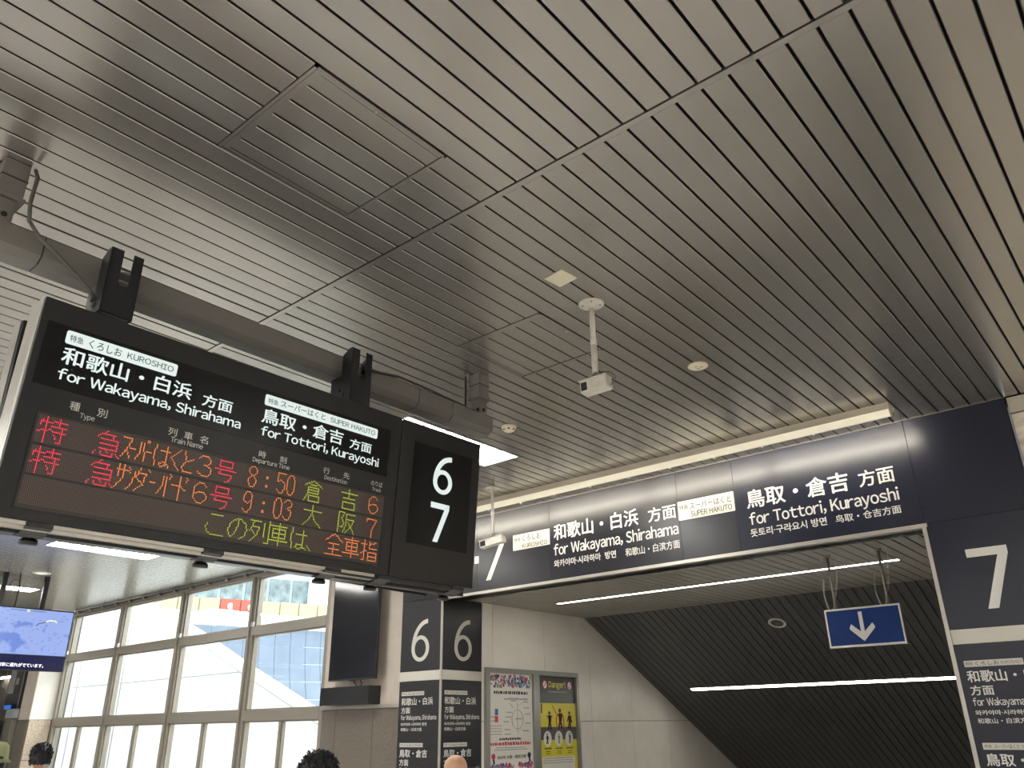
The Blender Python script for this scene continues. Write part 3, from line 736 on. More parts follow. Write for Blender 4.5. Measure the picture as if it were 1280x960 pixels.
nt.links.new(rp.outputs[0], b.inputs['Emission Color']); b.inputs['Emission Strength'].default_value = .66; b.inputs['Base Color'].default_value = (.02, .02, .02, 1); b.inputs['Roughness'].default_value = .2
sc_ = B(.02, 1.58, -.002, .001, .235, .905).build('map_screen', map_m, t)
navy_s = mat('caption_strip', (.01, .01, .03), .15, emit=(.004, .005, .03), es=1)
cp = B(.02, 1.58, -.002, .001, .02, .23).build('caption_strip', navy_s, t)
text('列車に遅れがでています。', cp, 0.635, .052, 1.29, .108, mat('caption_white', (.8, .8, .8), .5, emit=(.9, .9, .95), es=.7), y=-.004, bold=.015)
ikm = mat('map_ink', (.02, .02, .05), .5, emit=(.16, .2, .45), es=.6); iky = mat('map_marker', (.1, .1, .02), .5, emit=(.8, .85, .4), es=.9); ikb = mat('map_black_line', (.01, .01, .01), .5)
mk = MB()
for i in range(120):
    x = random.uniform(.06, 1.5); z = random.uniform(.26, .86); mk.rect(x, x + random.uniform(.01, .045), z, z + .008, -.003)
mk.build('map_names', ikm, sc_)
MB().rect(.88, .93, .865, .895, -.003).build('map_marker', iky, sc_); bars(sc_, .65, 1.15, .875, .012, ikb, -.0035, nm='map_heading')
MB().tube([(1.06, -.004, .66), (1.09, -.004, .70), (1.15, -.004, .715), (1.20, -.004, .74)], .006, 5).build('route_line', ikb, sc_); MB().tube([(1.19, -.004, .735), (1.25, -.004, .76), (1.33, -.004, .755), (1.35, -.004, .73)], .009, 5).build('route_line', iky, sc_)
for y_ in (.5, 1.11):
    MB().bev(y_ - .035, y_ + .035, .06, .12, .3, 1.44, .004).build('post', black_m, t)
MB().tube([(.72, .09, .92), (.73, .09, 1.2), (.70, .09, 1.44)], .012, 6).build('cable', cable_d, t)
MB().tube([(.66 + .07 * math.cos(a / 2), .09, 1.25 + .09 * math.sin(a / 2)) for a in range(10)], .006, 5).build('cable', cable_d, t)
t = thing('ceiling_downlight', 'small round downlight in the ceiling above the blue monitor', 'light', (-13.8, 4.87, H)); MB().lathe([(.13, 0), (.13, -.008), (.10, -.014), (.09, -.004)], 20).build('rim', offwhite, t, True); MB().lathe([(.088, -.005), (.03, -.006)], 16).build('lens', panel_grid, t)

# ------------------------------------------------------------------ support beam
bm_t = thing('support_beam', 'grey chamfered steel beam running under the ceiling and carrying the departure board', 'beam', (-3.52, 0, 3.535))
def sect(a, b, nm, m, g=0):
    mb = MB(); mb.prism([(-.08 + g, .125 - g), (-.08 + g, .03), (-.045, 0 + g), (.045, 0 + g), (.08 - g, .03), (.08 - g, .125 - g)], 'y', a, b); return mb.build(nm, m, bm_t)
for a, b in ((-1.3, .93), (.938, 3.19), (3.198, 3.50), (3.508, 3.90)): sect(a, b, 'beam_section', beam_m)
for a in (.93, 3.19, 3.50): sect(a, a + .008, 'joint', ink_m, .004)
def hanger(y, name_label, s=1.0):
    t = thing('beam_hanger', name_label, 'bracket', (-3.541, y, 3.655))
    MB().bev(-.052, .052, -.052, .052, .165, .345, .004).build('box', box_m, t)
    MB().bev(-.054, .054, -.054, .054, .255, .262, .001).build('joint_line', ink_m, t)
    MB().bev(-.062, .062, -.062, .062, .150, .168, .002).build('flange', box_m, t)
    MB().bev(-.045, .045, -.035, .035, 0, .150, .003).build('foot_bracket', beam_m, t)
    for x in (-.022, .022): MB().lathe([(.012, -.040), (.014, -.035)], 12, (x, 0, .07), 'y').build('bolt', lens_m, t)
    MB().lathe([(.012, .048), (.014, .044)], 12, (0, 0, .07), 'x').build('bolt', lens_m, t)
hanger(3.868, 'grey box hanger near the right end of the support beam, fixed to the ceiling')
hanger(.768, 'grey box hanger over the support beam at the left edge, with a cable beside it')
t = tag(MB().tube([(-3.46, .83, 3.975), (-3.44, .84, 3.93), (-3.45, .84, 3.80), (-3.43, .85, 3.70), (-3.41, .90, 3.63), (-3.40, .99, 3.57), (-3.40, 1.08, 3.51), (-3.39, 1.14, 3.46), (-3.40, 1.18, 3.42)], .009, 8).build('power_cable', cable_m, None, True),
        'grey cable drooping from the left hanger down to the left board bracket', 'cable')
t = tag(MB().tube([(-3.60, 3.79, 3.985), (-3.60, 3.79, 3.80), (-3.56, 3.75, 3.70), (-3.45, 3.60, 3.668), (-3.43, 3.2, 3.672), (-3.43, 3.0, 3.675), (-3.43, 2.85, 3.65), (-3.42, 2.72, 3.62)], .008, 8).build('power_cable', cable_d, None, True),
        'dark cable running along the beam from the right hanger to the right bracket', 'cable')

# ------------------------------------------------------------------ departure board
U = Vector((0.0078, 0.9999, 0.0090)).normalized(); N = Vector((0.9965, -0.0070, -0.0831)); N = (N - U * N.dot(U)).normalized(); V = N.cross(U)
O = Vector((-3.3, 3.625, 3.355)) - U * 2.668
MS = Matrix(((U.x, -N.x, V.x, O.x), (U.y, -N.y, V.y, O.y), (U.z, -N.z, V.z, O.z), (0, 0, 0, 1)))
db = thing('departure_board', 'tilted black departure board with dot-matrix train times and backlit destination names', 'sign', mw=MS)
D = .165
MB().bev(.0, 1.986, .0, .012, -.918, 0, .002).build('front_plate', signblack, db)
MB().bev(.004, 1.986, .012, D, -.905, -.004, .003).build('housing', black_m, db)
MB().bev(-.004, .004, .014, .030, -.918, -.002, .001).build('end_trim', silver_m, db)
MB().bev(-.004, .004, .036, D - .01, -.918, -.002, .002).build('end_trim', silver_m, db)
nb = MB(); nb.bev(1.996, 2.668, .0, .012, -.918, 0, .002); nb.build('number_plate', signblack, db)
MB().bev(1.996, 2.664, .012, D, -.905, -.004, .003).build('number_housing', black_m, db)
# header acrylic
hp = B(.03, 1.905, -.0022, 0, -.374, -.098).build('header_panel', signpanel, db)
n67 = B(2.098, 2.594, -.0022, 0, -.715, -.113).build('number_panel', signpanel, db)
six(n67, 2.265, 2.428, -.392, -.149, back_lit, .034, y=-.004)
seven(n67, 2.265, 2.419, -.682, -.449, back_lit, .034, y=-.004)
def hplate(x0, z0, x1, z1, parts):
    p = MB(); p.prism(rrect(x0, x1, z0, z1, .010), 'y', -.0038, -.0020); p = p.build('name_plate', back_lit, hp)
    for s, a, b_, c, d, r in parts: text(s, p, a, b_, c, d, ink_m, y=-.0045, bold=.006, ref=r)
hplate(.1086, -.1747, .5996, -.1157, [('特急', .124, -.161, .179, -.132, None), ('くろしお', .2024, -.1646, .3419, -.126, None), ('KUROSHIO', .3675, -.1577, .5812, -.1311, 'K')])
hplate(1.0704, -.1751, 1.807, -.1181, [('特急', 1.0882, -.161, 1.1464, -.135, None), ('スーパーはくと', 1.1617, -.162, 1.4416, -.1269, None), ('SUPER HAKUTO', 1.4754, -.1593, 1.7884, -.1328, 'K')])
LT = lambda s, a, b_, c, d, m=back_lit, bold=.018, ref=None, par=None: text(s, par or hp, a, b_, c, d, m, y=-.0042, bold=bold, ref=ref)
LT('和歌山・白浜', .1102, -.2652, .688, -.1874); LT('方面', .7445, -.2713, .9024, -.2105)
LT('for Wakayama, Shirahama', .1117, -.3329, .9604, -.2837, ref='f')
LT('鳥取・倉吉', 1.066, -.2698, 1.5741, -.1915); LT('方面', 1.6202, -.2708, 1.7742, -.2129)
LT('for Tottori, Kurayoshi', 1.0735, -.3330, 1.8371, -.2835, ref='f')
wl_ = white_v
for s, a, b_, c, d, r in (('種', .1871, -.4471, .2285, -.4095, None), ('別', .2998, -.4459, .3414, -.4088, None), ('Type', .2341, -.4706, .2957, -.4491, 'T'),
    ('列', .6156, -.4483, .6576, -.4118, None), ('車', .692, -.4483, .734, -.4118, None), ('名', .770, -.4483, .8118, -.4118, None), ('Train Name', .6339, -.4762, .7911, -.4521, 'T'),
    ('時', 1.0838, -.4452, 1.124, -.4108, None), ('刻', 1.2052, -.4452, 1.2452, -.4108, None), ('Departure Time', 1.0559, -.4729, 1.2681, -.4507, 'T'),
    ('行', 1.4731, -.4435, 1.515, -.4096, None), ('先', 1.606, -.4435, 1.6479, -.4096, None), ('Destination', 1.4859, -.4732, 1.6354, -.4509, 'T'),
    ('のりば', 1.799, -.4436, 1.8819, -.4137, None), ('Track', 1.8103, -.4704, 1.8757, -.4513, 'T')):
    text(s, db, a, b_, c, d, wl_, y=-.0015, bold=.008, ref=r)
# dot matrix
LX, PC, PR = .0876, .00709, .00705
RT = [-.4945, -.6205, -.7440]
lw = B(.080, 1.909, -.001, .002, -.872, -.486).build('display_window', led_bg, db)
for z in (-.6135, -.7375): B(.080, 1.909, -.0022, 0, z - .004, z + .002).build('row_divider', ink_m, lw)
fr = MB(); fr.box(.074, .080, -.004, 0, -.876, -.482); fr.box(1.909, 1.915, -.004, 0, -.876, -.482); fr.box(.080, 1.909, -.004, 0, -.486, -.482); fr.box(.080, 1.909, -.004, 0, -.876, -.872); fr.build('window_rim', black_m, lw)
G = {
 '特': [[(2, 2), (1, 5)], [(1, 3), (7, 3)], [(4, 0), (4, 15)], [(0, 9), (7, 7)], [(8, 2), (15, 2)], [(11, 0), (11, 5)], [(7, 5), (15, 5)], [(8, 8), (15, 8)], [(13, 6), (13, 14), (11, 14)], [(9, 10), (10, 12)]],
 '急': [[(6, 0), (1, 4)], [(5, 2), (11, 2), (9, 5)], [(3, 5), (13, 5), (13, 11)], [(3, 8), (13, 8)], [(3, 11), (13, 11)], [(1, 13), (0, 15)], [(4, 13), (5, 15), (11, 15), (11, 13)], [(7, 12), (8, 13)], [(13, 13), (15, 15)]],
 'ス': [[(0, 1), (5, 1), (4, 6), (0, 13)], [(3, 8), (5, 13)]],
 '-': [[(0, 7), (3, 7)]],
 'パ': [[(2, 2), (2, 8), (0, 13)], [(4, 2), (5, 13)], [(6, 0), (7, 0), (7, 1), (6, 1)]],
 'は': [[(1, 1), (0, 6), (1, 14)], [(4, 4), (10, 4)], [(8, 1), (8, 13)], [(8, 13), (5, 14), (4, 12), (6, 11), (9, 12), (10, 14)]],
 'く': [[(6, 1), (0, 7), (6, 14)]],
 'と': [[(1, 1), (2, 6)], [(7, 5), (2, 8), (0, 11), (1, 14), (7, 14)]],
 '3': [[(0, 3), (2, 1), (6, 1), (8, 3), (8, 5), (6, 7), (4, 7)], [(6, 7), (9, 9), (9, 12), (7, 14), (3, 14), (0, 12)]],
 '6': [[(8, 3), (6, 1), (3, 1), (0, 4), (0, 11), (3, 14), (6, 14), (9, 11), (9, 9), (7, 7), (3, 7), (0, 9)]],
 '号': [[(3, 1), (12, 1), (12, 5), (3, 5), (3, 1)], [(0, 7), (15, 7)], [(4, 7), (3, 10), (12, 10), (11, 14), (8, 15)]],
 '8': [[(3, 0), (5, 1), (6, 3), (5, 5), (3, 6), (1, 5), (0, 3), (1, 1), (3, 0)], [(3, 6), (6, 9), (6, 11), (4, 14), (2, 14), (0, 11), (0, 9), (3, 6)]],
 ':': [[(0, 5), (1, 5), (1, 6), (0, 6)], [(0, 11), (1, 11), (1, 12), (0, 12)]],
 '5': [[(6, 0), (0, 0), (0, 6), (3, 5), (6, 7), (6, 11), (4, 14), (2, 14), (0, 12)]],
 '0': [[(3, 0), (1, 1), (0, 4), (0, 10), (1, 13), (3, 14), (5, 13), (6, 10), (6, 4), (5, 1), (3, 0)]],
 '9': [[(6, 5), (3, 8), (0, 6), (0, 3), (2, 0), (4, 0), (6, 2), (6, 10), (4, 14), (2, 14), (0, 12)]],
 'n3': [[(0, 2), (2, 0), (4, 0), (6, 2), (6, 4), (3, 6), (6, 8), (6, 11), (4, 14), (2, 14), (0, 12)]],
 '7': [[(0, 3), (0, 1), (9, 1), (8, 4), (5, 9), (5, 15)]],
 '倉': [[(7, 0), (0, 4)], [(8, 0), (15, 4)], [(5, 3), (10, 3)], [(3, 5), (12, 5)], [(3, 5), (3, 10), (0, 15)], [(12, 5), (12, 9)], [(3, 7), (12, 7)], [(3, 9), (12, 9)], [(4, 11), (13, 11), (13, 15), (4, 15), (4, 11)]],
 '吉': [[(0, 3), (15, 3)], [(7, 0), (7, 7)], [(2, 7), (13, 7)], [(2, 10), (13, 10), (13, 15), (2, 15), (2, 10)]],
 '大': [[(0, 4), (15, 4)], [(7, 0), (7, 6), (4, 11), (0, 15)], [(7, 6), (10, 11), (15, 15)]],
 '阪': [[(0, 0), (0, 15)], [(0, 0), (5, 0), (3, 5), (5, 8), (4, 11), (2, 11)], [(7, 1), (15, 1)], [(7, 1), (7, 9), (5, 15)], [(8, 5), (14, 5), (12, 10), (7, 15)], [(9, 7), (12, 11), (15, 15)]],
 'ザ': [[(0, 3), (6, 3)], [(1, 0), (1, 7)], [(4, 0), (4, 8), (0, 14)], [(7, 1), (8, 2)]],
 'ン': [[(0, 3), (1, 4)], [(4, 3), (3, 10), (0, 14)]],
 'ダ': [[(2, 0), (0, 6)], [(2, 3), (6, 3), (4, 10), (0, 14)], [(1, 7), (5, 10)], [(7, 0), (8, 1)]],
 'バ': [[(3, 2), (3, 8), (0, 13)], [(5, 2), (5, 14)], [(7, 0), (8, 1)], [(7, 2), (7, 3)]],
 'ト': [[(0, 6), (4, 6)], [(5, 0), (5, 15)], [(5, 6), (9, 8)], [(9, 0), (10, 1)], [(9, 2), (9, 3)]],
 'こ': [[(3, 2), (11, 2)], [(1, 8), (0, 11), (2, 14), (5, 15), (13, 15)]],
 'の': [[(8, 2), (8, 6), (6, 12), (4, 14), (2, 13), (1, 10), (2, 6), (5, 3), (9, 2), (13, 4), (15, 8), (14, 12), (10, 15)]],
 '列': [[(0, 1), (8, 1)], [(3, 1), (2, 5), (0, 8)], [(3, 5), (7, 5), (6, 10), (1, 15)], [(2, 8), (4, 10)], [(11, 2), (11, 11)], [(15, 0), (15, 15), (12, 15)]],
 '車': [[(1, 2), (14, 2)], [(8, 0), (8, 15)], [(3, 4), (13, 4), (13, 10), (3, 10), (3, 4)], [(3, 7), (13, 7)], [(0, 12), (15, 12)]],
 'は16': [[(2, 1), (1, 7), (2, 15)], [(5, 5), (14, 5)], [(11, 2), (11, 14), (8, 15), (5, 14), (6, 12), (10, 12), (14, 15)]],
 '、': [[(0, 12), (3, 15)]],
 '全': [[(7, 0), (0, 5)], [(8, 0), (15, 5)], [(3, 7), (12, 7)], [(7, 7), (7, 15)], [(3, 11), (12, 11)], [(0, 15), (15, 15)]],
 '指': [[(0, 3), (5, 3)], [(3, 0), (3, 15), (1, 15)], [(0, 10), (5, 8)], [(8, 1), (8, 6), (15, 6)], [(14, 1), (8, 3)], [(7, 9), (15, 9), (15, 15), (7, 15), (7, 9)], [(7, 12), (15, 12)]],
}
def dots_of(strokes):
    s = set()
    for st_ in strokes:
        for (x0, y0), (x1, y1) in zip(st_[:-1], st_[1:]):
            n = max(abs(x1 - x0), abs(y1 - y0), 1)
            for i in range(n + 1): s.add((round(x0 + (x1 - x0) * i / n), round(y0 + (y1 - y0) * i / n)))
    return s
ROWS3 = [
 [('特', 0, 'r'), ('急', 32, 'r'), ('ス', 48, 'o'), ('-', 53, 'o'), ('パ', 57, 'o'), ('-', 63, 'o'), ('は', 68, 'o'), ('く', 79, 'o'), ('と', 87, 'o'), ('3', 98, 'o'), ('号', 110, 'r'),
  ('8', 135, 'o'), (':', 149, 'o'), ('5', 158, 'o'), ('0', 166, 'o'), ('倉', 181, 'g'), ('吉', 214, 'g'), ('6', 241, 'o')],
 [('特', 0, 'r'), ('急', 32, 'r'), ('ザ', 48, 'o'), ('ン', 55, 'o'), ('ダ', 60, 'o'), ('-', 69, 'o'), ('バ', 74, 'o'), ('ト', 83, 'o'), ('6', 98, 'o'), ('号', 110, 'r'),
  ('9', 134, 'o'), (':', 149, 'o'), ('0', 158, 'o'), ('n3', 166, 'o'), ('大', 183, 'g'), ('阪', 214, 'g'), ('7', 241, 'o')],
 [('こ', 110, 'g'), ('の', 125, 'g'), ('列', 142, 'g'), ('車', 157, 'g'), ('は16', 174, 'g'), ('、', 189, 'g'), ('全', 205, 'o'), ('車', 221, 'o'), ('指', 238, 'o')]]
lit = {'r': MB(), 'o': MB(), 'g': MB()}; used = set()
for r, row in enumerate(ROWS3):
    for ch, c0, k in row:
        for (c, q) in dots_of(G[ch]):
            cc = c0 + c
            if cc > 255 or (r, cc, q) in used: continue
            used.add((r, cc, q)); x = LX + (cc + .5) * PC; z = RT[r] - (q + .5) * PR
            lit[k].disc(x, z, .0028, -.0026, 6)
off = MB()
for r in range(3):
    for q in range(16):
        for cc in range(256):
            if (r, cc, q) in used: continue
            x = LX + (cc + .5) * PC; z = RT[r] - (q + .5) * PR; off.rect(x - .0019, x + .0019, z - .0019, z + .0019, -.0018)
off.build('unlit_dots', led_off, lw, kind='stuff')
for k, m_, nm in (('r', led_red, 'red dots of the train type'), ('o', led_orange, 'orange dots of names and times'), ('g', led_green, 'yellow-green dots of destinations')):
    lit[k].build('lit_dots', m_, lw, kind='stuff', label=nm)
# underside rails, latches, feet
MB().bev(.0, 1.90, .010, .022, -.934, -.918, .001).build('bottom_rail', silver_m, db)
MB().bev(.0, 1.90, .026, .060, -.950, -.912, .001).build('bottom_rail', silver_m, db)
MB().bev(.0, 2.66, .066, .17, -.962, -.905, .002).build('under_tray', black_m, db)
for x in (.19, .94, 1.62, 1.97, 2.55):
    mb = MB(); mb.prism([(.004, -.920), (.004, -.938), (.09, -.968), (.12, -.968), (.12, -.945)], 'x', x - .05, x + .05); mb.build('latch', black_m, db)
    MB().lathe([(.032, -.992), (.036, -.988), (.036, -.975), (.02, -.962)], 18, (x + .02, .15, 0)).build('foot', black_m, db, True)
for x0, x1 in ((1.66, 1.93), (2.02, 2.50)): MB().bev(x0, x1, .012, .06, -.945, -.918, .003).build('bottom_rail', black_m, db, label='black bottom rail')
# rear board and body between the two
rb = thing('departure_board', 'rear departure board back to back with the front one, only its left end showing', 'sign')
rb.matrix_world = Matrix.Translation((-7.235, 0, 0)) @ Matrix.Scale(1, 4)  # placed below
MR = Matrix(((-U.x, N.x * 1, -V.x, 0), (U.y, 0, 0, 0), (0, 0, 0, 0), (0, 0, 0, 1)))
Nr = Vector((-N.x, N.y, N.z)); Ur = Vector((U.x, -U.y, U.z)); Nr = (Nr - Ur * Nr.dot(Ur)).normalized(); Vr = Nr.cross(Ur)
Or = Vector((-3.82, 3.60, 3.345))
rb.matrix_world = Matrix(((Ur.x, -Nr.x, Vr.x, Or.x), (Ur.y, -Nr.y, Vr.y, Or.y), (Ur.z, -Nr.z, Vr.z, Or.z), (0, 0, 0, 1)))
MB().bev(0, 2.6, 0, .012, -.918, 0, .002).build('front_plate', signblack, rb); MB().bev(0, 2.6, .012, D * .6, -.905, -.004, .003).build('housing', black_m, rb)
MB().bev(2.6, 2.606, .0, .08, -.918, 0, .002).build('end_trim', silver_m, rb)
B(.1, 1.9, -.002, 0, -.87, -.48).build('display_window', led_bg, rb); B(.1, 1.9, -.002, 0, -.37, -.1).build('header_panel', signpanel, rb)
t = thing('board_core', 'black service body between the front and rear departure boards', 'housing', (-3.62, 0, 0))
MB().bev(-.03, .05, 1.02, 3.58, 2.50, 3.30, .004).build('body', black_m, t)
MB().tube([(.02, 1.01, 3.10), (.13, .985, 3.13)], .006, 6).build('stay', silver_m, t)

def fork(y, lab):
    t = thing('board_bracket', lab, 'bracket', (-3.33, y, 3.3575))
    mb = MB(); w2 = .071
    mb.prism([(-w2, 0), (w2, 0), (w2, .328), (.028, .328), (.028, .165), (.018, .152), (-.008, .152), (-.018, .165), (-.018, .328), (-w2, .328)], 'x', -.006, .0); mb.build('slotted_plate', black_m, t)
    for s in (-1, 1): mb = MB(); mb.prism([(-.085, .30), (-.085, .0), (0, 0), (0, .328), (-.03, .328)], 'y', s * w2 - .003, s * w2 + .003); mb.build('side_plate', black_m, t)
    MB().bev(-.19, -.02, -.066, .066, 0, .177, .003).build('clamp_box', box_m if y < 2 else black_m, t)
    MB().tube([(-.03, -w2, .24), (-.03, w2, .24)], .008, 8).build('clamp_rod', silver_m, t, True)
    MB().tube([(-.03, -w2, .19), (-.03, w2, .19)], .006, 8).build('clamp_rod', silver_m, t, True)
    MB().lathe([(.016, -.080), (.016, -.066)], 10, (-.07, 0, .05), 'y').build('bolt', ink_m, t)
    MB().lathe([(.012, -.080), (.012, -.066)], 10, (-.10, 0, .085), 'y').build('bolt', ink_m, t)
fork(1.243, 'black slotted bracket above the left half of the departure board')
fork(2.632, 'black slotted bracket above the right half of the departure board')

# ------------------------------------------------------------------ small ceiling fittings
def camera_unit(x, y, zb, rot, label, tilt=0.12, s=1.0):
    t = thing('security_camera', label, 'camera', (x, y, H), 0)
    MB().lathe([(.078, 0), (.078, -.005), (.072, -.008), (.03, -.010), (.026, -.03), (.02, -.035)], 28).build('ceiling_plate', offwhite, t, True)
    for k in range(4): MB().lathe([(.006, -.012), (.006, -.006)], 8, (.052 * math.cos(.6 + k * pi / 2), .052 * math.sin(.6 + k * pi / 2), 0)).build('screw', pole_m, t)
    L = H - zb
    MB().tube([(0, 0, -.02), (0, 0, -L * .55)], .0165, 14).build('pole', offwhite, t, True)
    MB().tube([(0, 0, -L * .52), (0, 0, -L * .54), (0, 0, -L * .60), (0, 0, -L * .62)], [.018, .020, .020, .018], 14).build('pole_collar', offwhite, t, True)
    MB().tube([(0, 0, -L * .6), (0, 0, -L + .0)], .0185, 14).build('pole', offwhite, t, True)
    MB().tube([(0, 0, -L + .03), (0, 0, -L - .02)], .012, 10).build('swivel', pole_m, t, True)
    MB().lathe([(.018, -.012), (.022, 0), (.018, .012)], 12, (0, 0, -L - .025)).build('swivel', box_m, t, True)
    hs = MB().bev(-.085 * s, .085 * s, -.04, .04, -.037, .037, .004).build('housing', offwhite, t)
    hs.location = (0, 0, -L - .085); hs.rotation_euler = (0, tilt, rot)
    MB().bev(-.0875 * s, -.084 * s, -.030, .030, -.028, .028, .001).build('window', lens_m, hs)
    MB().bev(-.079 * s, -.040 * s, -.0415, -.0395, -.026, .026, .001).build('window', lens_m, hs)
    MB().bev(-.09 * s, .085 * s, -.044, .044, .037, .042, .001).build('sun_shield', offwhite, hs)
    MB().tube([(.0, 0, -L + .02), (.03, .02, -L + .0), (.05, .02, -L - .04), (.045, .02, -L - .07)], .004, 6).build('cable', cable_m, t, True)
    MB().tube([(.02, .01, -L - .0), (.08, .03, -L - .01), (.12, .03, -L - .05), (.085, .02, -L - .10)], .004, 6).build('cable', cable_m, t, True)
camera_unit(-2.3137, 3.531, 3.545, 0.12, 'white box camera on a pole hanging from the middle of the ceiling', -.06)
camera_unit(-5.401, 6.12, 3.51, 0.1, 'white box camera on a pole before the direction sign band', -.12, 1.7)
t = thing('smoke_detector', 'white domed smoke detector on the ceiling near the end of the support beam', 'detector', (-4.054, 4.806, H))
MB().lathe([(.065, 0), (.065, -.012), (.06, -.016), (.056, -.034), (.035, -.046), (.01, -.048)], 28).build('body', cream_m, t, True)
for k in range(7):
    a = k * 2 * pi / 7; MB().bev(.050 * math.cos(a) - .008, .050 * math.cos(a) + .008, .050 * math.sin(a) - .008, .050 * math.sin(a) + .008, -.040, -.030, .002).build('vent', ink_m, t)
t = thing('ceiling_outlet', 'round cream cover in the ceiling right of the hanging camera', 'detector', (-2.257, 4.773, H))
MB().lathe([(.072, 0), (.072, -.006), (.066, -.010), (.03, -.012)], 28).build('cover', cream_m, t, True)
for a in (0.3, 2.1, 4.4): MB().bev(.022 * math.cos(a) - .01, .022 * math.cos(a) + .01, .022 * math.sin(a) - .004, .022 * math.sin(a) + .004, -.0145, -.011, .001).build('mark', pole_m, t)
t = thing('ceiling_plate', 'square cream plate on the ceiling beside the hanging camera pole', 'cover plate', (-2.27, 3.165, H), -.10)
MB().bev(-.066, .066, -.066, .066, -.008, 0, .002).build('plate', cream_m, t)

# ------------------------------------------------------------------ outside the windows
struct(B(-7.6, 7, 7.2, 17, 4.0, 4.2).build('ceiling', black_m), 'unseen roof slab added over the stairwell to block the sun')  # out of view, added to keep the sun out of the stairwell
struct(B(-7.6, -7.2, 7.36, 17, -3, 4.0).build('wall_left', plaster), 'unseen outer wall of the stairwell beside the windows, added to block the sun')  # out of view, added beside the roof slab as a sun block
gr = B(-90, -7.7, 7.3, 90, -.4, -.05).build('ground', mat('pale_ground', (.6, .6, .58), .8)); struct(gr, 'pale ground outside the windows')
t = thing('white_canopy', 'white gabled canopy structure right outside the windows', 'canopy', (0, 9, 0))
mb = MB(); mb.prism([(-26, 0), (-10.5, 0), (-10.5, 1.3), (-12.54, 2.05), (-14.37, 2.75), (-16.34, 3.55), (-18.57, 4.37), (-19.95, 4.9), (-26, 4.9)], 'y', 0, .15); mb.build('wall_sheet', out_white, t)
for (x0, z0), (x1, z1) in (((-18.7, 4.42), (-16.34, 3.58)), ((-16.34, 3.58), (-14.37, 2.79)), ((-14.37, 2.79), (-10.5, 1.34))):
    MB().prism([(x0, z0 - .04), (x1, z1 - .04), (x1, z1 + .05), (x0, z0 + .05)], 'y', -.10, .2).build('gable_edge', out_white, t)
    MB().tube([(x0, -.1, z0 - .06), (x1, -.1, z1 - .06)], .012, 5).build('seam', out_line, t)
for z, a, b in ((3.42, -20.5, -16.4), (2.72, -22, -14.4)): MB().tube([(a, -.01, z), (b, -.01, z)], .012, 5).build('seam', out_line, t)
for x in (-21.6, -19.3, -16.9): MB().tube([(x, -.01, 0), (x, -.01, 4.2)], .012, 5).build('seam', out_line, t)
t = thing('curved_station_roof', 'curved pale blue clad building side with a tiled grid, seen through the right windows', 'building')
def bx(y): return -22.1 + (y - 12) * .324
for i in range(24):
    for j in range(9):
        y0 = 10.2 + i * .44; z0 = 4.45 - j * .49
        def pt(y, k): return (bx(y) + .9 * (1 - math.cos((4.45 - k) / 4.4 * 1.2)) * 2.2 + .3, y, k)
        m_ = MB(); v = [pt(y0 + .012, z0 - .48), pt(y0 + .43, z0 - .48), pt(y0 + .43, z0), pt(y0 + .012, z0)]
        v2 = [(a - .04, b_, c) for a, b_, c in v]; m_.add(v + v2, [(0, 1, 2, 3), (7, 6, 5, 4), (0, 4, 5, 1), (1, 5, 6, 2), (2, 6, 7, 3), (3, 7, 4, 0)])
        m_.build('cladding_tile', out_tile, t)
mb = MB()
for i in range(12):
    y0 = 9.5 + i; x0, x1 = bx(y0) + .35, bx(y0 + 1) + .35
    mb.add([(x0, y0, 4.47), (x1, y0 + 1, 4.47), (x1 + .15, y0 + 1, 4.62), (x0 + .15, y0, 4.62), (x0, y0, 4.84), (x1, y0 + 1, 4.84)], [(0, 1, 2, 3), (3, 2, 5, 4)])
mb.build('white_gutter', out_white, t)
for i in range(17):
    y0 = 9.9 + i * .56; m_ = MB(); x0, x1 = bx(y0 + .02), bx(y0 + .54)
    m_.add([(x0, y0 + .02, 4.86), (x1, y0 + .54, 4.86), (x1, y0 + .54, 5.27), (x0, y0 + .02, 5.27), (x0 - .1, y0 + .02, 4.86), (x1 - .1, y0 + .54, 4.86), (x1 - .1, y0 + .54, 5.27), (x0 - .1, y0 + .02, 5.27)],
           [(0, 1, 2, 3), (7, 6, 5, 4), (3, 2, 6, 7), (0, 4, 5, 1), (0, 3, 7, 4), (1, 5, 6, 2)])
    red = i in (5, 6)
    o = m_.build('parapet_panel', out_red if red else out_yel, t, label='red parapet panel with a white emblem' if red else None)
    if red:
        e = MB(); e.lathe([(.10, .012), (.10, .0)], 12, (x0 + .09, y0 + .28, 5.06), 'x'); e.build('emblem', out_white, o)
t = thing('office_building', 'hazy pale glass office building far behind the curved roof', 'building', (-44, 34, 0), math.radians(-20))
B(-1, 0, -26, 26, 0, 26).build('wall', out_bld, t)
wm = B(0, .12, 0, 1.3, 0, 1.55).mesh('window'); wm.materials.append(out_gls)
for i in range(34):
    for j in range(8):
        o = bpy.data.objects.new('window', wm); COL.objects.link(o); o.parent = t; o.location = (0, -25.5 + i * 1.5, 5.2 + j * 2.0)
for y_ in (-14, -2, 9): B(0, .5, y_, y_ + 1.6, 0, 26).build('pier', out_white, t)

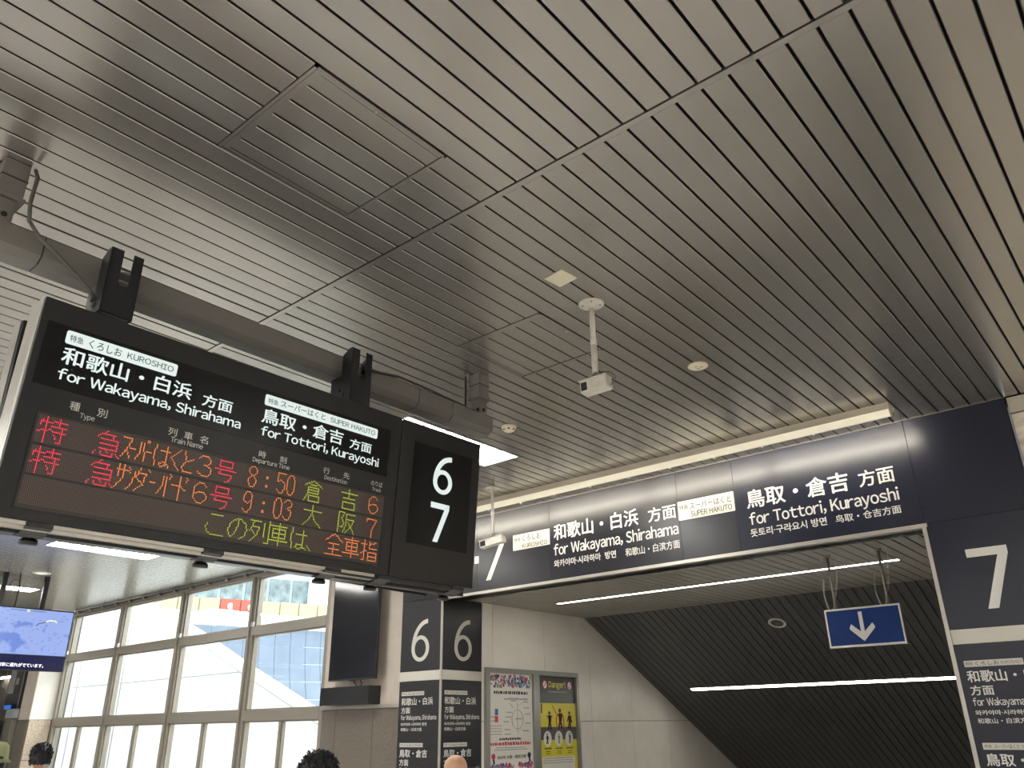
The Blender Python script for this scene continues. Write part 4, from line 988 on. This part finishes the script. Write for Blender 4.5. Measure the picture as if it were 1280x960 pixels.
# ------------------------------------------------------------------ people (bodies stand on the floor; their heads show at the lower edge)
def skin_mesh(nodes, edges, sub=1):
    me = bpy.data.meshes.new('body'); me.from_pydata([n[:3] for n in nodes], edges, [])
    o = bpy.data.objects.new('tmp', me); COL.objects.link(o)
    o.modifiers.new('s', 'SKIN'); o.modifiers.new('d', 'SUBSURF').levels = sub
    for i, n in enumerate(nodes):
        sv = me.skin_vertices[0].data[i]; sv.radius = (n[3], n[4] if len(n) > 4 else n[3]); sv.use_root = (i == 0)
    dg = bpy.context.evaluated_depsgraph_get(); dg.update()
    m2 = bpy.data.meshes.new_from_object(o.evaluated_get(dg)); bpy.data.objects.remove(o)
    for p in m2.polygons: p.use_smooth = True
    return m2
def person(x, y, h, face, shirt, trousers, label, hair='hair', skin=skin_m, headw=1.0):
    t = thing('person', label, 'person', (x, y, 0), face)
    k = h / 1.70
    # joints: (x,y,z,rx,ry); the figure faces -y
    n = [(0, 0, .93, .145, .10), (0, 0, 1.10, .13, .095), (0, 0, 1.28, .155, .10), (0, .01, 1.40, .11, .075), (0, .012, 1.47, .052, .052), (0, .0, 1.53, .05, .05),
         (.17, .01, 1.385, .055), (.225, .02, 1.12, .042), (.235, -.06, .90, .032), (.235, -.08, .85, .028, .018),
         (-.17, .01, 1.385, .055), (-.225, .02, 1.12, .042), (-.235, -.06, .90, .032), (-.235, -.08, .85, .028, .018),
         (.09, 0, .86, .092), (.095, -.01, .48, .058), (.10, .02, .12, .040), (.10, -.05, .035, .038, .03), (.10, -.14, .03, .036, .022),
         (-.09, 0, .86, .092), (-.095, -.01, .48, .058), (-.10, .02, .12, .040), (-.10, -.05, .035, .038, .03), (-.10, -.14, .03, .036, .022)]
    e = [(0, 1), (1, 2), (2, 3), (3, 4), (4, 5), (3, 6), (6, 7), (7, 8), (8, 9), (3, 10), (10, 11), (11, 12), (12, 13), (0, 14), (14, 15), (15, 16), (16, 17), (17, 18), (0, 19), (19, 20), (20, 21), (21, 22), (22, 23)]
    for s, w0 in ((1, 9), (-1, 13)):
        for fi, (dx, L) in enumerate(((.022, .065), (.008, .075), (-.007, .07), (-.02, .055))):
            i = len(n); n.append((s * .235 + dx * .6, -.085 + dx, .81, .0095)); n.append((s * .235 + dx * .5, -.09 + dx, .81 - L * .55, .0085)); n.append((s * .23 + dx * .4, -.075 + dx, .81 - L, .0075)); e += [(w0, i), (i, i + 1), (i + 1, i + 2)]
        i = len(n); n.append((s * .215, -.105, .835, .011)); n.append((s * .205, -.115, .795, .009)); e += [(w0, i), (i, i + 1)]
    me = skin_mesh([(a[0] * k, a[1] * k, a[2] * k) + tuple(r * k for r in a[3:]) for a in n], e)
    me.materials.append(skin); me.materials.append(shirt); me.materials.append(trousers); me.materials.append(ink_m)
    for p in me.polygons:
        c = p.center / k
        p.material_index = 3 if c.z < .075 else 2 if c.z < .96 and abs(c.x) < .2 else 1 if (c.z < 1.445 and (c.z > 1.15 or abs(c.x) < .17)) else 0
    body = link(me, 'body', None, t)
    # head: one surface with brow, nose, mouth, chin and ears
    bm = bmesh.new(); bmesh.ops.create_uvsphere(bm, u_segments=32, v_segments=24, radius=1)
    for v in bm.verts:
        q = v.co.copy(); zz = q.z
        ff = 1 if zz <= 0 else ((1 - min(zz, .999) ** 3.2) / (1 - min(zz, .999) ** 2)) ** .5
        xx, yy, z2 = q.x * .078 * ff, q.y * .098 * ff, zz * .115
        if zz < 0: xx *= 1 - .30 * (-zz) ** 1.5; yy = yy * (1 - .12 * -zz) - .012 * -zz
        if q.y < -.5:
            f_ = (-q.y - .5) * 2
            if abs(q.x) < .16 and -.42 < zz < .05: yy -= .020 * f_ * (1 - abs(q.x) / .16) * (1 - abs(zz + .25) / .3 if abs(zz + .25) < .3 else 0)
            for sx in (-1, 1):
                d = math.hypot(q.x - sx * .36, (zz - .02) * 1.4)
                if d < .2: yy += .008 * (1 - d / .2)
            if abs(zz + .52) < .07 and abs(q.x) < .3: yy += .004
        if abs(q.x) > .93 and abs(zz + .05) < .28: xx += math.copysign(.016, q.x) * (1 - abs(zz + .05) / .28)
        v.co = Vector((xx * headw, yy * headw, z2)) * k + Vector((0, -.01, h / k - .118) ) * 1.0 * k
    hm = bpy.data.meshes.new('head'); bm.to_mesh(hm); bm.free()
    for p in hm.polygons: p.use_smooth = True
    link(hm, 'head', skin, body)
    hc = Vector((0, -.01 * k, h - .118 * k))
    for sx in (-1, 1):
        eb = MB(); eb.lathe([(.001, -.012), (.008, -.009), (.012, 0), (.008, .009), (.001, .012)], 10); em = eb.build('eye', paper, body, True); em.location = hc + Vector((sx * .028 * k, -.080 * k, .004 * k)); em.scale = (k, k, k)
        ib = MB().lathe([(.005, -.0125), (.004, -.011)], 8, axis='y').build('iris', ink_m, body); ib.location = em.location
    if hair == 'hair' or hair == 'cap':
        bm = bmesh.new(); bmesh.ops.create_icosphere(bm, subdivisions=5, radius=1)
        dele = [v for v in bm.verts if (v.co.z < (-.45 if v.co.y > .0 else .42 - .9 * max(0, v.co.y + .55)) )]
        bmesh.ops.delete(bm, geom=dele, context='VERTS')
        for v in bm.verts:
            q = v.co; j = .5 + .5 * math.sin(q.x * 23 + q.z * 9) * math.sin(q.y * 19 + q.x * 5)
            r_ = 1.10 + (.06 * j + random.uniform(0, .03) if hair == 'hair' else 0)
            r_ *= 1 if q.z <= 0 else ((1 - min(q.z, .999) ** 3.2) / (1 - min(q.z, .999) ** 2)) ** .5
            v.co = Vector((q.x * .078 * r_ * headw, q.y * .098 * r_ * headw + .002, q.z * .115 * (r_ if q.z <= 0 else 1.09 + .05 * j))) * k + hc
        if hair == 'hair':
            pts = [v.co.copy() for v in bm.verts]
            for q in random.sample(pts, min(420, len(pts))):
                nrm = Vector(((q.x - hc.x) / .078, (q.y - hc.y) / .098, (q.z - hc.z) / .115)).normalized()
                fl_ = (nrm * .35 + Vector((random.uniform(-.5, .5), random.uniform(-.2, .8), random.uniform(-.7, .1)))).normalized()
                sd = nrm.cross(fl_).normalized() * .007; tip = q + fl_ * random.uniform(.012, .022) + nrm * .002
                vv = [bm.verts.new(c) for c in (q - sd, q + sd, q + nrm * .006 + fl_ * .004, tip)]
                for tri in ((0, 1, 3), (1, 2, 3), (2, 0, 3)): bm.faces.new([vv[i] for i in tri])
        hm = bpy.data.meshes.new('hair'); bm.to_mesh(hm); bm.free()
        for p in hm.polygons: p.use_smooth = True
        ho = link(hm, 'hair', hair_m, body)

    if hair == 'cap':
        MB().lathe([(.128, -.01), (.100, .015), (.098, .05), (.092, .095), (.07, .118), (.03, .124), (.002, .125)], 28, (hc.x, hc.y, hc.z + .02)).build('cap', cap_m, t, True)
    return t
whs = mat('white_shirt', (.75, .75, .73), .8); nav = mat('navy_jacket', (.03, .04, .07), .8); gry = mat('grey_trousers', (.09, .09, .10), .8); tan = mat('tan_shirt', (.4, .33, .25), .8)
person(-3.19, 2.43, 1.56, -2.73, nav, gry, 'person with short black hair in front of the granite wall, seen from behind')
person(-3.53, 3.67, 1.515, -2.3, tan, gry, 'bald person in front of the black 6 pillar signs', hair='none', skin=bald_m)
person(-8.05, 3.16, 1.58, -1.95, whs, gry, 'dark-haired person in a white shirt by the left end of the windows')
person(-6.66, 2.30, 1.58, -1.3, tan, gry, 'person in an olive cap at the far left edge', hair='cap')
